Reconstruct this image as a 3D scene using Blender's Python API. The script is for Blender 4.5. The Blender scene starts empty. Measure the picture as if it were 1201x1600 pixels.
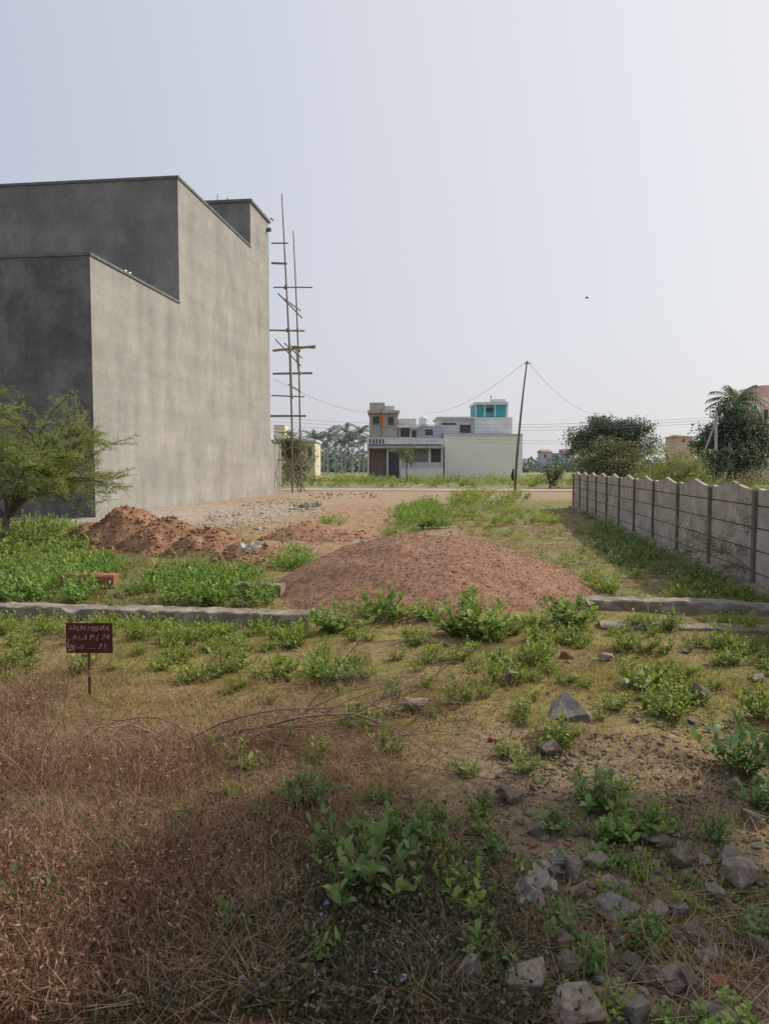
import bpy, bmesh, math, random
import numpy as np
from mathutils import Vector, Matrix, noise
R=math.radians
random.seed(7); rng=np.random.default_rng(7)
sc=bpy.context.scene; colx=sc.collection
H=1.65; FP=1200.0; PITCH=-math.atan(72/1200)
FW=Vector((0,math.cos(PITCH),math.sin(PITCH))); UP=Vector((0,-math.sin(PITCH),math.cos(PITCH)))
def ray(px,py): return Vector(((px-600.5)/FP,0,0))+UP*((800-py)/FP)+FW
def at(px,py,z=0.0):
    d=ray(px,py); t=(z-H)/d.z; return Vector((d.x*t,d.y*t,z))
def atd(px,py,Y):
    d=ray(px,py); t=Y/d.y; return Vector((d.x*t,Y,H+d.z*t))
# ---------- noise / ground height
TAB=np.random.default_rng(3).random((256,256))
def vn(x,y,s=0):
    x=np.asarray(x,float)+s*17.3+1000; y=np.asarray(y,float)+s*9.7+1000
    xi=np.floor(x).astype(int); yi=np.floor(y).astype(int); fx=x-xi; fy=y-yi
    fx=fx*fx*(3-2*fx); fy=fy*fy*(3-2*fy)
    a=TAB[xi%256,yi%256]; b=TAB[(xi+1)%256,yi%256]; c=TAB[xi%256,(yi+1)%256]; d=TAB[(xi+1)%256,(yi+1)%256]
    return (a*(1-fx)+b*fx)*(1-fy)+(c*(1-fx)+d*fx)*fy
def sm(a,b,x):
    t=np.clip((np.asarray(x,float)-a)/(b-a),0,1); return t*t*(3-2*t)
def G(x,y):
    r=np.hypot(x,y); k=1-sm(26,36,r)
    return k*(0.10*(vn(x*.4,y*.4,1)-.5)+0.05*(vn(x*1.7,y*1.7,2)-.5)+0.022*(vn(x*6,y*6,3)-.5))
def gz(x,y): return float(G(x,y))
# ---------- object helpers
def tag(o,label=None,cat=None,group=None,kind=None):
    if label: o['label']=label
    if cat: o['category']=cat
    if group: o['group']=group
    if kind: o['kind']=kind
    return o
def empty(name,loc,label,cat,group=None,rz=0):
    o=bpy.data.objects.new(name,None); colx.objects.link(o); o.location=loc; o.rotation_euler=(0,0,rz); o.empty_display_size=.1
    return tag(o,label,cat,group)
def link(name,me,m,parent=None,W=False,smooth=False):
    o=bpy.data.objects.new(name,me); colx.objects.link(o)
    if m: me.materials.append(m)
    if parent: o.parent=parent
    if smooth: me.polygons.foreach_set('use_smooth',[True]*len(me.polygons))
    return o
def mesh_np(name,V,Fc,m,parent=None,rnd=None,smooth=False,W=False,extra=None):
    V=np.array(V,dtype=np.float32); Fc=np.asarray(Fc,dtype=np.int32); k=Fc.shape[1]
    if W and parent: V=V-np.array(parent.location,dtype=np.float32)
    me=bpy.data.meshes.new(name); me.vertices.add(len(V)); me.vertices.foreach_set('co',V.ravel())
    me.loops.add(Fc.size); me.loops.foreach_set('vertex_index',Fc.ravel())
    me.polygons.add(len(Fc)); me.polygons.foreach_set('loop_start',np.arange(len(Fc),dtype=np.int32)*k)
    me.update(calc_edges=True); me.validate()
    if rnd is not None:
        a=me.attributes.new('rnd','FLOAT','POINT'); a.data.foreach_set('value',np.asarray(rnd,dtype=np.float32))
    if extra is not None:
        a=me.color_attributes.new('zc','FLOAT_COLOR','POINT'); a.data.foreach_set('color',np.asarray(extra,dtype=np.float32).ravel())
    return link(name,me,m,parent,smooth=smooth)
class MB:
    def __init__(s): s.v=[]; s.f=[]
    def box(s,x0,x1,y0,y1,z0,z1):
        b=len(s.v); s.v+=[(x,y,z) for z in (z0,z1) for y in (y0,y1) for x in (x0,x1)]
        s.f+=[(b,b+2,b+3,b+1),(b+4,b+5,b+7,b+6),(b,b+1,b+5,b+4),(b+2,b+6,b+7,b+3),(b,b+4,b+6,b+2),(b+1,b+3,b+7,b+5)]; return s
    def pbox(s,p0,p1,q0,q1,Y,dep):
        a=atd(p0,q1,Y); b=atd(p1,q0,Y); return s.box(a.x,b.x,Y,Y+dep,a.z,b.z)
    def tube(s,pts,rad,n=6,cap=True):
        pts=[Vector(p) for p in pts]
        if not isinstance(rad,(list,tuple)): rad=[rad]*len(pts)
        b=len(s.v)
        for i,p in enumerate(pts):
            d=(pts[min(i+1,len(pts)-1)]-pts[max(i-1,0)])
            if d.length<1e-9: d=Vector((0,0,1))
            d.normalize(); a=d.cross(Vector((0,0,1)) if abs(d.z)<.9 else Vector((1,0,0))).normalized(); c=d.cross(a)
            for k in range(n):
                t=2*math.pi*k/n; s.v.append(tuple(p+(a*math.cos(t)+c*math.sin(t))*rad[i]))
        for i in range(len(pts)-1):
            for k in range(n):
                s.f.append((b+i*n+k,b+i*n+(k+1)%n,b+(i+1)*n+(k+1)%n,b+(i+1)*n+k))
        if cap:
            s.f.append(tuple(b+k for k in range(n))[::-1]); e=b+(len(pts)-1)*n; s.f.append(tuple(e+k for k in range(n)))
        return s
    def lathe(s,c,prof,n=16):
        b=len(s.v)
        for r,z in prof:
            for k in range(n): t=2*math.pi*k/n; s.v.append((c[0]+r*math.cos(t),c[1]+r*math.sin(t),c[2]+z))
        for i in range(len(prof)-1):
            for k in range(n): s.f.append((b+i*n+k,b+i*n+(k+1)%n,b+(i+1)*n+(k+1)%n,b+(i+1)*n+k))
        e=b+(len(prof)-1)*n; s.f.append(tuple(e+k for k in range(n))); return s
    def build(s,name,m,parent=None,W=False,smooth=False):
        v=s.v
        if W and parent: l=parent.location; v=[(a-l.x,b-l.y,c-l.z) for a,b,c in v]
        me=bpy.data.meshes.new(name); me.from_pydata(v,[],s.f); me.update(); return link(name,me,m,parent,smooth=smooth)
# ---------- materials
def nt(name):
    m=bpy.data.materials.new(name); m.use_nodes=True; t=m.node_tree; b=t.nodes['Principled BSDF']; return m,t,b
def ramp(t,fac,cols,pos=None):
    r=t.nodes.new('ShaderNodeValToRGB'); e=r.color_ramp.elements
    n=len(cols); pos=pos or [i/(n-1) for i in range(n)]
    while len(e)<n: e.new(.5)
    for i in range(n): e[i].position=pos[i]; e[i].color=(*cols[i],1)
    t.links.new(fac,r.inputs[0]); return r.outputs[0]
def nz(t,vec,scale,detail=6,rough=.6):
    n=t.nodes.new('ShaderNodeTexNoise'); n.inputs['Scale'].default_value=scale; n.inputs['Detail'].default_value=detail; n.inputs['Roughness'].default_value=rough
    if vec: t.links.new(vec,n.inputs['Vector'])
    return n.outputs['Fac']
def coord(t,sx=1,sy=1,sz=1):
    c=t.nodes.new('ShaderNodeTexCoord'); mp=t.nodes.new('ShaderNodeMapping'); mp.inputs['Scale'].default_value=(sx,sy,sz)
    t.links.new(c.outputs['Object'],mp.inputs['Vector']); return mp.outputs[0]
def mix(t,a,b,f,mode='MIX'):
    n=t.nodes.new('ShaderNodeMix'); n.data_type='RGBA'; n.blend_type=mode
    if isinstance(f,float): n.inputs[0].default_value=f
    else: t.links.new(f,n.inputs[0])
    for s,i in ((a,6),(b,7)):
        if isinstance(s,tuple): n.inputs[i].default_value=(*s,1)
        else: t.links.new(s,n.inputs[i])
    return n.outputs[2]
def bump(t,b,h,st,dist=.02):
    n=t.nodes.new('ShaderNodeBump'); n.inputs['Strength'].default_value=st; n.inputs['Distance'].default_value=dist
    t.links.new(h,n.inputs['Height']); t.links.new(n.outputs[0],b.inputs['Normal'])
def M(name,cols,scale=3,rough=.9,bs=.4,bscale=None,dist=.02,stretch=(1,1,1),pos=None):
    m,t,b=nt(name); v=coord(t,*stretch); f=nz(t,v,scale)
    pos=pos or ([.3,.7] if len(cols)==2 else [.28,.5,.72])
    t.links.new(ramp(t,f,cols,pos),b.inputs['Base Color']); b.inputs['Roughness'].default_value=rough
    b.inputs['Specular IOR Level'].default_value=.25
    if bs: bump(t,b,nz(t,v,bscale or scale*6,8,.7),bs,dist)
    return m
def leafmat(name,cols,trans=.35,rough=.55):
    m,t,b=nt(name); a=t.nodes.new('ShaderNodeAttribute'); a.attribute_name='rnd'
    c=ramp(t,a.outputs['Fac'],cols); t.links.new(c,b.inputs['Base Color']); b.inputs['Roughness'].default_value=rough; b.inputs['Specular IOR Level'].default_value=.3
    tr=t.nodes.new('ShaderNodeBsdfTranslucent'); tc=mix(t,c,(1.0,1.0,.45),1.0,'MULTIPLY'); t.links.new(tc,tr.inputs[0])
    mx=t.nodes.new('ShaderNodeMixShader'); mx.inputs[0].default_value=trans
    t.links.new(b.outputs[0],mx.inputs[1]); t.links.new(tr.outputs[0],mx.inputs[2])
    t.links.new(mx.outputs[0],t.nodes['Material Output'].inputs[0]); return m
def plaster(name,lo,mid,hi):
    m,t,b=nt(name); v=coord(t); vs=coord(t,1.5,1.5,.16); vh=coord(t,.08,.08,1.0); vp=coord(t,1,1,.8)
    c=ramp(t,nz(t,vp,.6,12,.70),[lo,mid,hi],[.34,.5,.66])
    s=ramp(t,nz(t,vs,.8,9,.7),[(.90,.90,.905),(1.04,1.035,1.02)],[.36,.6]); c=mix(t,c,s,.75,'MULTIPLY')
    s2=ramp(t,nz(t,vh,1.4,3,.5),[(.92,.92,.92),(1.03,1.03,1.03)],[.42,.56]); c=mix(t,c,s2,.7,'MULTIPLY')
    s3=ramp(t,nz(t,v,9,8,.75),[(.86,.86,.86),(1.1,1.1,1.1)],[.36,.64]); c=mix(t,c,s3,.8,'MULTIPLY')
    t.links.new(c,b.inputs['Base Color']); b.inputs['Roughness'].default_value=.92; b.inputs['Specular IOR Level'].default_value=.15
    bump(t,b,nz(t,v,9,9,.7),.3,.02); return m
m_plaster=plaster('cement_plaster',(.275,.265,.245),(.335,.322,.297),(.395,.38,.35))
m_plaster_shade_lo=plaster('shade_plaster_lower',(.085,.086,.09),(.15,.15,.15),(.26,.255,.245))  # plaster darkened for the lower front wall, shade put into the colour
m_plaster_shade_up=plaster('shade_plaster_upper',(.165,.165,.158),(.225,.222,.21),(.295,.29,.275))  # milder dark copy for the upper fronts, shade put into the colour
m_coping=M('coping_cement',[(.12,.12,.125),(.2,.2,.2)],4)
m_bamboo=M('bamboo',[(.15,.125,.10),(.28,.235,.18)],3,.7,.2)
m_bamboo2=M('bamboo_fresh',[(.26,.20,.12),(.40,.31,.19)],3,.6,.2)
m_bark=M('bark',[(.09,.07,.055),(.19,.155,.125)],6,.95,.8)
m_twig=M('dry_twig',[(.14,.095,.07),(.30,.21,.16)],9,.9,.2)
m_twig_red=M('red_dry_stem',[(.17,.08,.055),(.34,.18,.125)],9,.9,.2)
m_rock_g=M('grey_stone',[(.15,.14,.125),(.29,.265,.23),(.45,.41,.355)],9,.95,1.0,34,.015)
m_rock_p=M('pinkish_stone',[(.21,.165,.13),(.40,.32,.26),(.56,.46,.385)],9,.95,1.0,34,.015)
m_rock_b=M('brown_stone',[(.13,.10,.075),(.26,.205,.155),(.40,.32,.25)],9,.95,1.0,34,.015)
m_brick=M('brick_fragment',[(.24,.10,.06),(.40,.19,.12)],10,.95,.6)
m_gravel=M('red_gravel',[(.18,.09,.055),(.27,.148,.092),(.37,.225,.15)],14,.95,.7,60,.012)
m_pebble=M('gravel_stone',[(.18,.095,.06),(.36,.22,.15)],3,.95,.3)
m_soil=M('red_soil',[(.20,.10,.058),(.31,.17,.10),(.42,.25,.16)],4,.97,.9,18,.03)
m_debris=M('sandy_debris',[(.30,.25,.20),(.42,.36,.30),(.52,.46,.40)],5,.95,.4)
m_plinth=M('plinth_mortar',[(.14,.115,.085),(.27,.23,.185),(.44,.385,.32)],6,.95,1.0,26,.025)
m_wallpanel=M('precast_panel',[(.26,.225,.19),(.40,.355,.305),(.54,.485,.42)],2.4,.95,.7,22,.015)
m_wallpost=M('precast_post',[(.11,.095,.08),(.21,.185,.155)],4,.95,.5)
m_plastic=leafmat('torn_plastic',[(.42,.40,.37),(.62,.60,.57)],.3,.4)
m_plastic2=leafmat('dusty_plastic',[(.22,.20,.165),(.33,.30,.26),(.40,.365,.315)],.15,.5)
m_white=M('white_paint',[(.58,.59,.60),(.75,.76,.77)],1.0,.7,.1)
m_offwhite=M('grey_white_paint',[(.50,.50,.52),(.66,.66,.67)],1.2,.8,.1)
m_cream=M('cream_render',[(.76,.74,.68),(.84,.82,.76)],.5,.85,.1)
m_yellow=M('pale_yellow_render',[(.56,.50,.36),(.66,.60,.45)],.8,.85,.1)
m_teal=M('teal_paint',[(.06,.33,.38),(.09,.42,.46)],1,.7,.1)
m_concrete=M('raw_concrete',[(.34,.315,.295),(.50,.47,.44)],1.2,.9,.2)
m_dark=M('dark_opening',[(.06,.06,.068),(.11,.11,.12)],2,.6,0)
m_shut=M('maroon_shutter',[(.15,.10,.095),(.21,.155,.145)],2,.7,.1)
m_blue=M('blue_grey_paint',[(.36,.39,.47),(.45,.48,.54)],2,.8,.1)
m_flag=M('orange_cloth',[(.75,.12,.03),(.85,.18,.05)],2,.8,0)
m_salmon=M('salmon_render',[(.62,.42,.35),(.72,.52,.44)],.8,.85,.1)
m_roofred=M('red_roof',[(.33,.16,.13),(.42,.23,.18)],2,.85,.1)
m_hazehouse=M('haze_tinted_render',[(.45,.47,.5),(.55,.57,.6)],1,.9,0)  # paler wall colour includes distance haze
m_sign=M('rust_red_metal',[(.045,.015,.013),(.10,.032,.025)],8,.7,.4)
m_post=M('rusty_iron',[(.10,.035,.02),(.2,.08,.05)],12,.8,.3)
m_letter=M('faded_lettering',[(.14,.06,.05),(.42,.25,.21)],38,.8,0,pos=[.32,.54])
m_pole=M('cement_pole',[(.33,.32,.30),(.45,.44,.42)],2,.9,.1)
m_wire=M('wire',[(.06,.06,.07),(.09,.09,.10)],2,.6,0)
m_wire_far=M('haze_tinted_wire',[(.2,.21,.23),(.26,.27,.29)],2,.6,0)  # wire colour lightened to stand for haze over distance
m_bird=M('dark_feather',[(.03,.03,.03),(.07,.06,.06)],20,.8,0)
m_road=M('dusty_road',[(.32,.26,.205),(.42,.35,.29)],.6,.95,.3,8)
m_soot=M('black_cloth',[(.02,.02,.025),(.05,.05,.06)],10,.8,.2)
l_weed=leafmat('weed_leaf',[(.08,.16,.03),(.14,.25,.05),(.22,.33,.08),(.33,.41,.13)],.4)
l_weed_y=leafmat('weed_leaf_yellowish',[(.14,.19,.04),(.24,.31,.07),(.37,.41,.13)],.42)
l_weed_c=leafmat('weed_leaf_cool',[(.08,.15,.045),(.15,.24,.075),(.25,.34,.14)],.35)
l_stem=leafmat('weed_stem',[(.14,.17,.05),(.22,.2,.09)],.1)
l_dry=leafmat('dry_grass',[(.15,.085,.05),(.27,.16,.10),(.40,.26,.16),(.52,.38,.25)],.25,.8)
l_redweed=leafmat('reddish_dry_weed',[(.13,.06,.04),(.24,.125,.08),(.34,.20,.135),(.42,.28,.2)],.2,.8)
l_gold=leafmat('golden_grass',[(.22,.14,.06),(.34,.23,.10),(.46,.33,.16),(.55,.43,.24)],.3,.8)
l_dryY=leafmat('straw_moss',[(.11,.12,.03),(.20,.18,.055),(.30,.245,.08),(.38,.30,.14)],.3,.8)
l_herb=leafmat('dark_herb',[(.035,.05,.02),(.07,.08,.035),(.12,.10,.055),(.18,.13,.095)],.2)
l_flower=leafmat('purple_petal',[(.34,.27,.52),(.50,.42,.66)],.3)
l_aca=leafmat('acacia_leaf',[(.15,.20,.07),(.23,.29,.10),(.33,.37,.15),(.42,.44,.20)],.5)
l_far1=leafmat('far_dark_leaf',[(.075,.11,.08),(.10,.14,.10),(.14,.18,.125)],.25)
l_far2=leafmat('far_olive_leaf',[(.13,.145,.08),(.18,.185,.10),(.235,.235,.13)],.25)
l_far3=leafmat('far_yellow_leaf',[(.17,.20,.075),(.25,.28,.10),(.33,.35,.15)],.35)
l_haze=leafmat('haze_tinted_leaf',[(.11,.16,.15),(.15,.20,.19),(.21,.26,.24)],.15)  # aerial haze mixed into the leaf colour
def ground_mat():
    m,t,b=nt('earth_and_moss'); v=coord(t)
    a=t.nodes.new('ShaderNodeAttribute'); a.attribute_name='zc'
    s=ramp(t,nz(t,v,3.1,10,.72),[(.6,.57,.55),(1.0,1.0,1.0),(1.5,1.42,1.3)],[.3,.5,.7])
    c=mix(t,a.outputs['Color'],s,1.0,'MULTIPLY')
    s=ramp(t,nz(t,v,24,8,.75),[(.55,.55,.55),(1.45,1.42,1.38)],[.33,.67]); c=mix(t,c,s,.9,'MULTIPLY')
    s=ramp(t,nz(t,v,90,4,.7),[(.6,.6,.6),(1.4,1.4,1.4)],[.35,.65]); c=mix(t,c,s,.8,'MULTIPLY')
    t.links.new(c,b.inputs['Base Color']); b.inputs['Roughness'].default_value=.97; b.inputs['Specular IOR Level'].default_value=.1
    bump(t,b,nz(t,v,28,10,.75),.9,.03); return m
def zcol(x,y):
    n1=vn(x*.8,y*.8,5); n2=vn(x*2.7,y*2.7,6); n3=vn(x*.25,y*.25,8); n4=vn(x*1.1,y*1.1,33); n5=vn(x*3.7,y*3.7,34)
    C=np.zeros(x.shape+(3,))
    def put(w,c):
        nonlocal C; w=np.clip(w,0,1)[...,None]; C=C*(1-w)+np.array(c)*w
    put(np.ones_like(x),(.20,.172,.062))
    put(sm(.42,.6,n2)*.75,(.205,.145,.085))
    put((1-sm(5.4,6.6,y+n1*1.2))*(1-sm(-.5,.6,x-(5-y)*.1+n2*.6)),(.185,.115,.07))
    put((1-sm(5.4,6.2,y+n1*.5))*sm(3.6,4.4,y)*sm(.45,.7,n4)*.5,(.27,.185,.09))
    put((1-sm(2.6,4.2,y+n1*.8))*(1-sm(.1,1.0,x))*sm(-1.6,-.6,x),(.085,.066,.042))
    put((1-sm(4.6,5.8,y+n1))*sm(.0,.8,x+n2*.5),(.215,.16,.108))
    put((1-sm(2.8,3.6,y))*sm(.1,.9,x)*.4,(.16,.125,.09))
    left=sm(8,8.6,y)*(1-sm(-2.2,-1.2,x))
    put(left*(1-sm(17,20,y)),(.13,.11,.05))
    rt=sm(8.6,10,y)*sm(2.0,3.2,x)*(1-sm(30,40,y))
    put(rt,(.185,.135,.082)); put(rt*sm(.42,.6,.5*n4+.5*n5),(.15,.15,.06)); put(rt*sm(.62,.78,n5)*.7,(.26,.2,.13))
    tx=-1.2+(y-14)*.03
    put(sm(12.5,15,y)*(1-sm(2.2,4.5,np.abs(x-tx)+n1*1.5)),(.27,.18,.12))
    put(sm(19,24,y)*(1-sm(-3,-1,x+n1*1.5-.1*(y-25))),(.31,.26,.215))
    put(sm(30,36,y)*.85,(.28,.21,.15))
    put(sm(24,30,y)*(1-sm(37,40,y+n1*3))*sm(2.5,4,x)*.8,(.14,.15,.06))
    put(sm(54.5,56.5,y),(.16,.18,.08))
    put(sm(54.5,56.5,y)*sm(.5,.7,n3),(.22,.19,.11))
    put(sm(150,400,np.hypot(x,y)),(.24,.28,.24))  # haze painted into the ground colour far out
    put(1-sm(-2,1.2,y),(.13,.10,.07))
    return C*1.25
def ground():
    rad=[0.25]
    while rad[-1]<4000: rad.append(rad[-1]*(1.0135 if rad[-1]<20 else 1.03 if rad[-1]<120 else 1.15))
    a1=np.linspace(R(50),R(130),430); a2=np.linspace(R(130),R(410),90)[1:-1]; ang=np.concatenate([a1,a2])
    r=np.array(rad)[:,None]; X=r*np.cos(ang); Y=r*np.sin(ang); Z=G(X,Y); n=len(ang); k=len(rad)
    C=zcol(X,Y); C4=np.concatenate([C,np.ones(C.shape[:2]+(1,))],-1).reshape(-1,4)
    V=np.stack([X,Y,Z],-1).reshape(-1,3)
    i=np.arange(k-1)[:,None]; j=np.arange(n)[None,:]; jn=(j+1)%n
    Fc=np.stack([i*n+j,(i+1)*n+j,(i+1)*n+jn,i*n+jn],-1).reshape(-1,4)
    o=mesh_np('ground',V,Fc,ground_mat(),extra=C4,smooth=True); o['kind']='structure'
ground()
SK=math.atan(.125)
def strip(name,x0,x1,yc,w,z,m):
    mb=MB(); n=60; b=0
    for i in range(n+1):
        x=x0+(x1-x0)*i/n; j=.25*math.sin(i*1.7)+.15*math.sin(i*.63)
        mb.v+=[(x,yc-x*.125-w/2+j,-.1),(x,yc-x*.125-w/2+j+.1,z),(x,yc-x*.125+w/2-j,z),(x,yc-x*.125+w/2-j+.1,-.1)]
    for i in range(n):
        for k in range(3): a=i*4+k; mb.f.append((a,a+4,a+5,a+1))
    return tag(mb.build(name,m),kind='structure')
strip('road',-90,90,52.5,5,.05,m_road)
# ---------- foliage primitives (numpy)
def leaves(C,L,Wd,seed=0,upb=0.0,rn=None,dirs=None):
    r=np.random.default_rng(seed); n=len(C); L=L*(.6+.8*r.random(n))[:,None]
    d=r.normal(size=(n,3)) if dirs is None else dirs+r.normal(size=(n,3))*.35
    d[:,2]+=upb; d/=np.linalg.norm(d,axis=1)[:,None]
    w=np.cross(d,r.normal(size=(n,3))); w/=np.linalg.norm(w,axis=1)[:,None]+1e-9
    Wd=Wd*(.7+.6*r.random(n))[:,None]
    V=np.stack([C,C+d*L*.5+w*Wd*.5,C+d*L,C+d*L*.5-w*Wd*.5],1).reshape(-1,3)
    Fc=np.arange(4*n).reshape(n,4)
    rn=r.random(n) if rn is None else np.clip(rn+r.normal(size=n)*.13,0,1)
    return V,Fc,np.repeat(rn,4)
def blades(P,h,w,lean,seed=0,up=1.0):
    r=np.random.default_rng(seed); n=len(P); a=r.random(n)*2*np.pi; ln=lean*(.3+r.random(n))
    hh=h*(.4+.9*r.random(n)); dx=np.cos(a)*ln; dy=np.sin(a)*ln
    ca=np.stack([-np.sin(a),np.cos(a),np.zeros(n)],1)*(w*.5)
    p1=P+np.stack([dx*hh*.4,dy*hh*.4,hh*.6*up],1); k=r.random(n)
    p2=P+np.stack([dx*hh*1.1+r.normal(size=n)*hh*.15,dy*hh*1.1+r.normal(size=n)*hh*.15,hh*up*(.55+.5*k)],1)
    V=np.stack([P-ca,P+ca,p1+ca*.8,p1-ca*.8,p2+ca*.2,p2-ca*.2],1).reshape(-1,3)
    b=np.arange(n)[:,None]*6
    Fc=np.concatenate([b+np.array([[0,1,2,3]]),b+np.array([[3,2,4,5]])],1).reshape(-1,4)
    return V,Fc,np.repeat(r.random(n),6)
def cat(lst):
    V=[];Fc=[];Rn=[];b=0
    for v,f,r_ in lst: V.append(v);Fc.append(f+b);Rn.append(r_);b+=len(v)
    return np.concatenate(V),np.concatenate(Fc),np.concatenate(Rn)
def weed_np(seed,nst=9,nlf=7,Hh=.22,spread=.14,LL=.065,LW=.028,lite=False):
    r=random.Random(seed); V=[];Fc=[];Rn=[]; st=MB()
    prof=[(0,.12),(.25,.7),(.55,1),(.82,.75),(1,.08)] if not lite else [(0,.2),(.5,1),(1,.1)]
    for s in range(nst):
        a=r.random()*6.283; rr=spread*math.sqrt(r.random())*.6; p0=Vector((math.cos(a)*rr*.5,math.sin(a)*rr*.5,-.02))
        a+=r.gauss(0,.4); q_=math.sqrt(r.random()); hh=Hh*(1.1-.55*q_)*(.7+.6*r.random()); out=spread*1.1*q_
        pts=[p0+Vector((math.cos(a)*out*(k/5)**1.1,math.sin(a)*out*(k/5)**1.1,hh*(k/5)**.8)) for k in range(6)]
        st.tube(pts,[.0035,.003,.003,.0025,.002,.0015],3,False)
        srn=r.random()*.6
        for k in range(nlf):
            q=.15+.85*(k+1)/nlf; i=min(int(q*5),4); fr=q*5-i; p=pts[i].lerp(pts[i+1],fr) if i<5 else pts[5]
            b=k*2.4+r.random()*.8+s; el=R(10+q*52+r.gauss(0,14)); d=Vector((math.cos(b)*math.cos(el),math.sin(b)*math.cos(el),math.sin(el)))
            side=Vector((-math.sin(b),math.cos(b),r.gauss(0,.25))).normalized(); L=LL*(.65+.7*r.random())*(1.1-.35*q); Wd=LW*L/LL*(.8+.4*r.random())
            nrm=d.cross(side).normalized()
            if nrm.z<0: nrm=-nrm
            base=len(V); lr=min(1,max(0,srn+.35*q+r.gauss(0,.1))); dr=R(r.uniform(10,50))
            for (u,wd) in prof:
                c=p+d*L*u-Vector((0,0,1))*L*math.sin(dr)*u*u*.6
                V+= [c-side*Wd*.5*wd+nrm*Wd*.18*wd, c, c+side*Wd*.5*wd+nrm*Wd*.18*wd]; Rn+=[lr]*3
            for k2 in range(len(prof)-1):
                o=base+k2*3; Fc+=[(o,o+1,o+4,o+3),(o+1,o+2,o+5,o+4)]
    return np.array([tuple(v) for v in V]),np.array(Fc),np.array(Rn),st
def replicate(T,pos,scl,seed=0,rnoff=.25):
    r=np.random.default_rng(seed); out=[]
    for p,s in zip(pos,scl):
        V,Fc,Rn=T[r.integers(len(T))][:3]; a=r.random()*6.283; c,s_=math.cos(a),math.sin(a)
        W=np.stack([V[:,0]*c-V[:,1]*s_,V[:,0]*s_+V[:,1]*c,V[:,2]*(.8+.5*r.random())],1)*s+np.array(p)
        out.append((W,Fc,np.clip(Rn+(r.random()-.5)*2*rnoff,0,1)))
    return cat(out)
# ---------- countable weeds: prototypes
PROTO={}
def weedproto(key,m,**k):
    V,Fc,Rn,st=weed_np(**k); me1=mesh_np('leaves',V,Fc,m,rnd=Rn,smooth=True); me2=st.build('stems',l_stem)
    a=me1.data; b=me2.data; bpy.data.objects.remove(me1); bpy.data.objects.remove(me2); PROTO[key]=(a,b)
for i in range(5):
    weedproto(('y',i),l_weed_y,seed=10+i,nst=15,nlf=8,Hh=.16,spread=.13,LL=.055,LW=.023)
    weedproto(('g',i),l_weed,seed=30+i,nst=24,nlf=9,Hh=.19,spread=.17,LL=.062,LW=.027)
    weedproto(('c',i),l_weed_c,seed=50+i,nst=17,nlf=8,Hh=.22,spread=.18,LL=.09,LW=.04)
cnt=[0]
def weed(px,py,w,kind,label,group=None,hs=1.0,loc=None):
    p=at(px,py) if loc is None else Vector(loc); z=gz(p.x,p.y)
    cnt[0]+=1; i=cnt[0]%5; base={'y':.32,'g':.40,'c':.42}[kind]
    s=w/FP*p.y*1.08/base
    o=empty('leafy_weed',(p.x,p.y,z),label,'weed',group,rz=cnt[0]*2.1); o.scale=(s,s,s*hs)
    for nm,me in zip(('leaves','stems'),PROTO[(kind,i)]):
        c=bpy.data.objects.new(nm,me); colx.objects.link(c); c.parent=o
    return o
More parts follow.
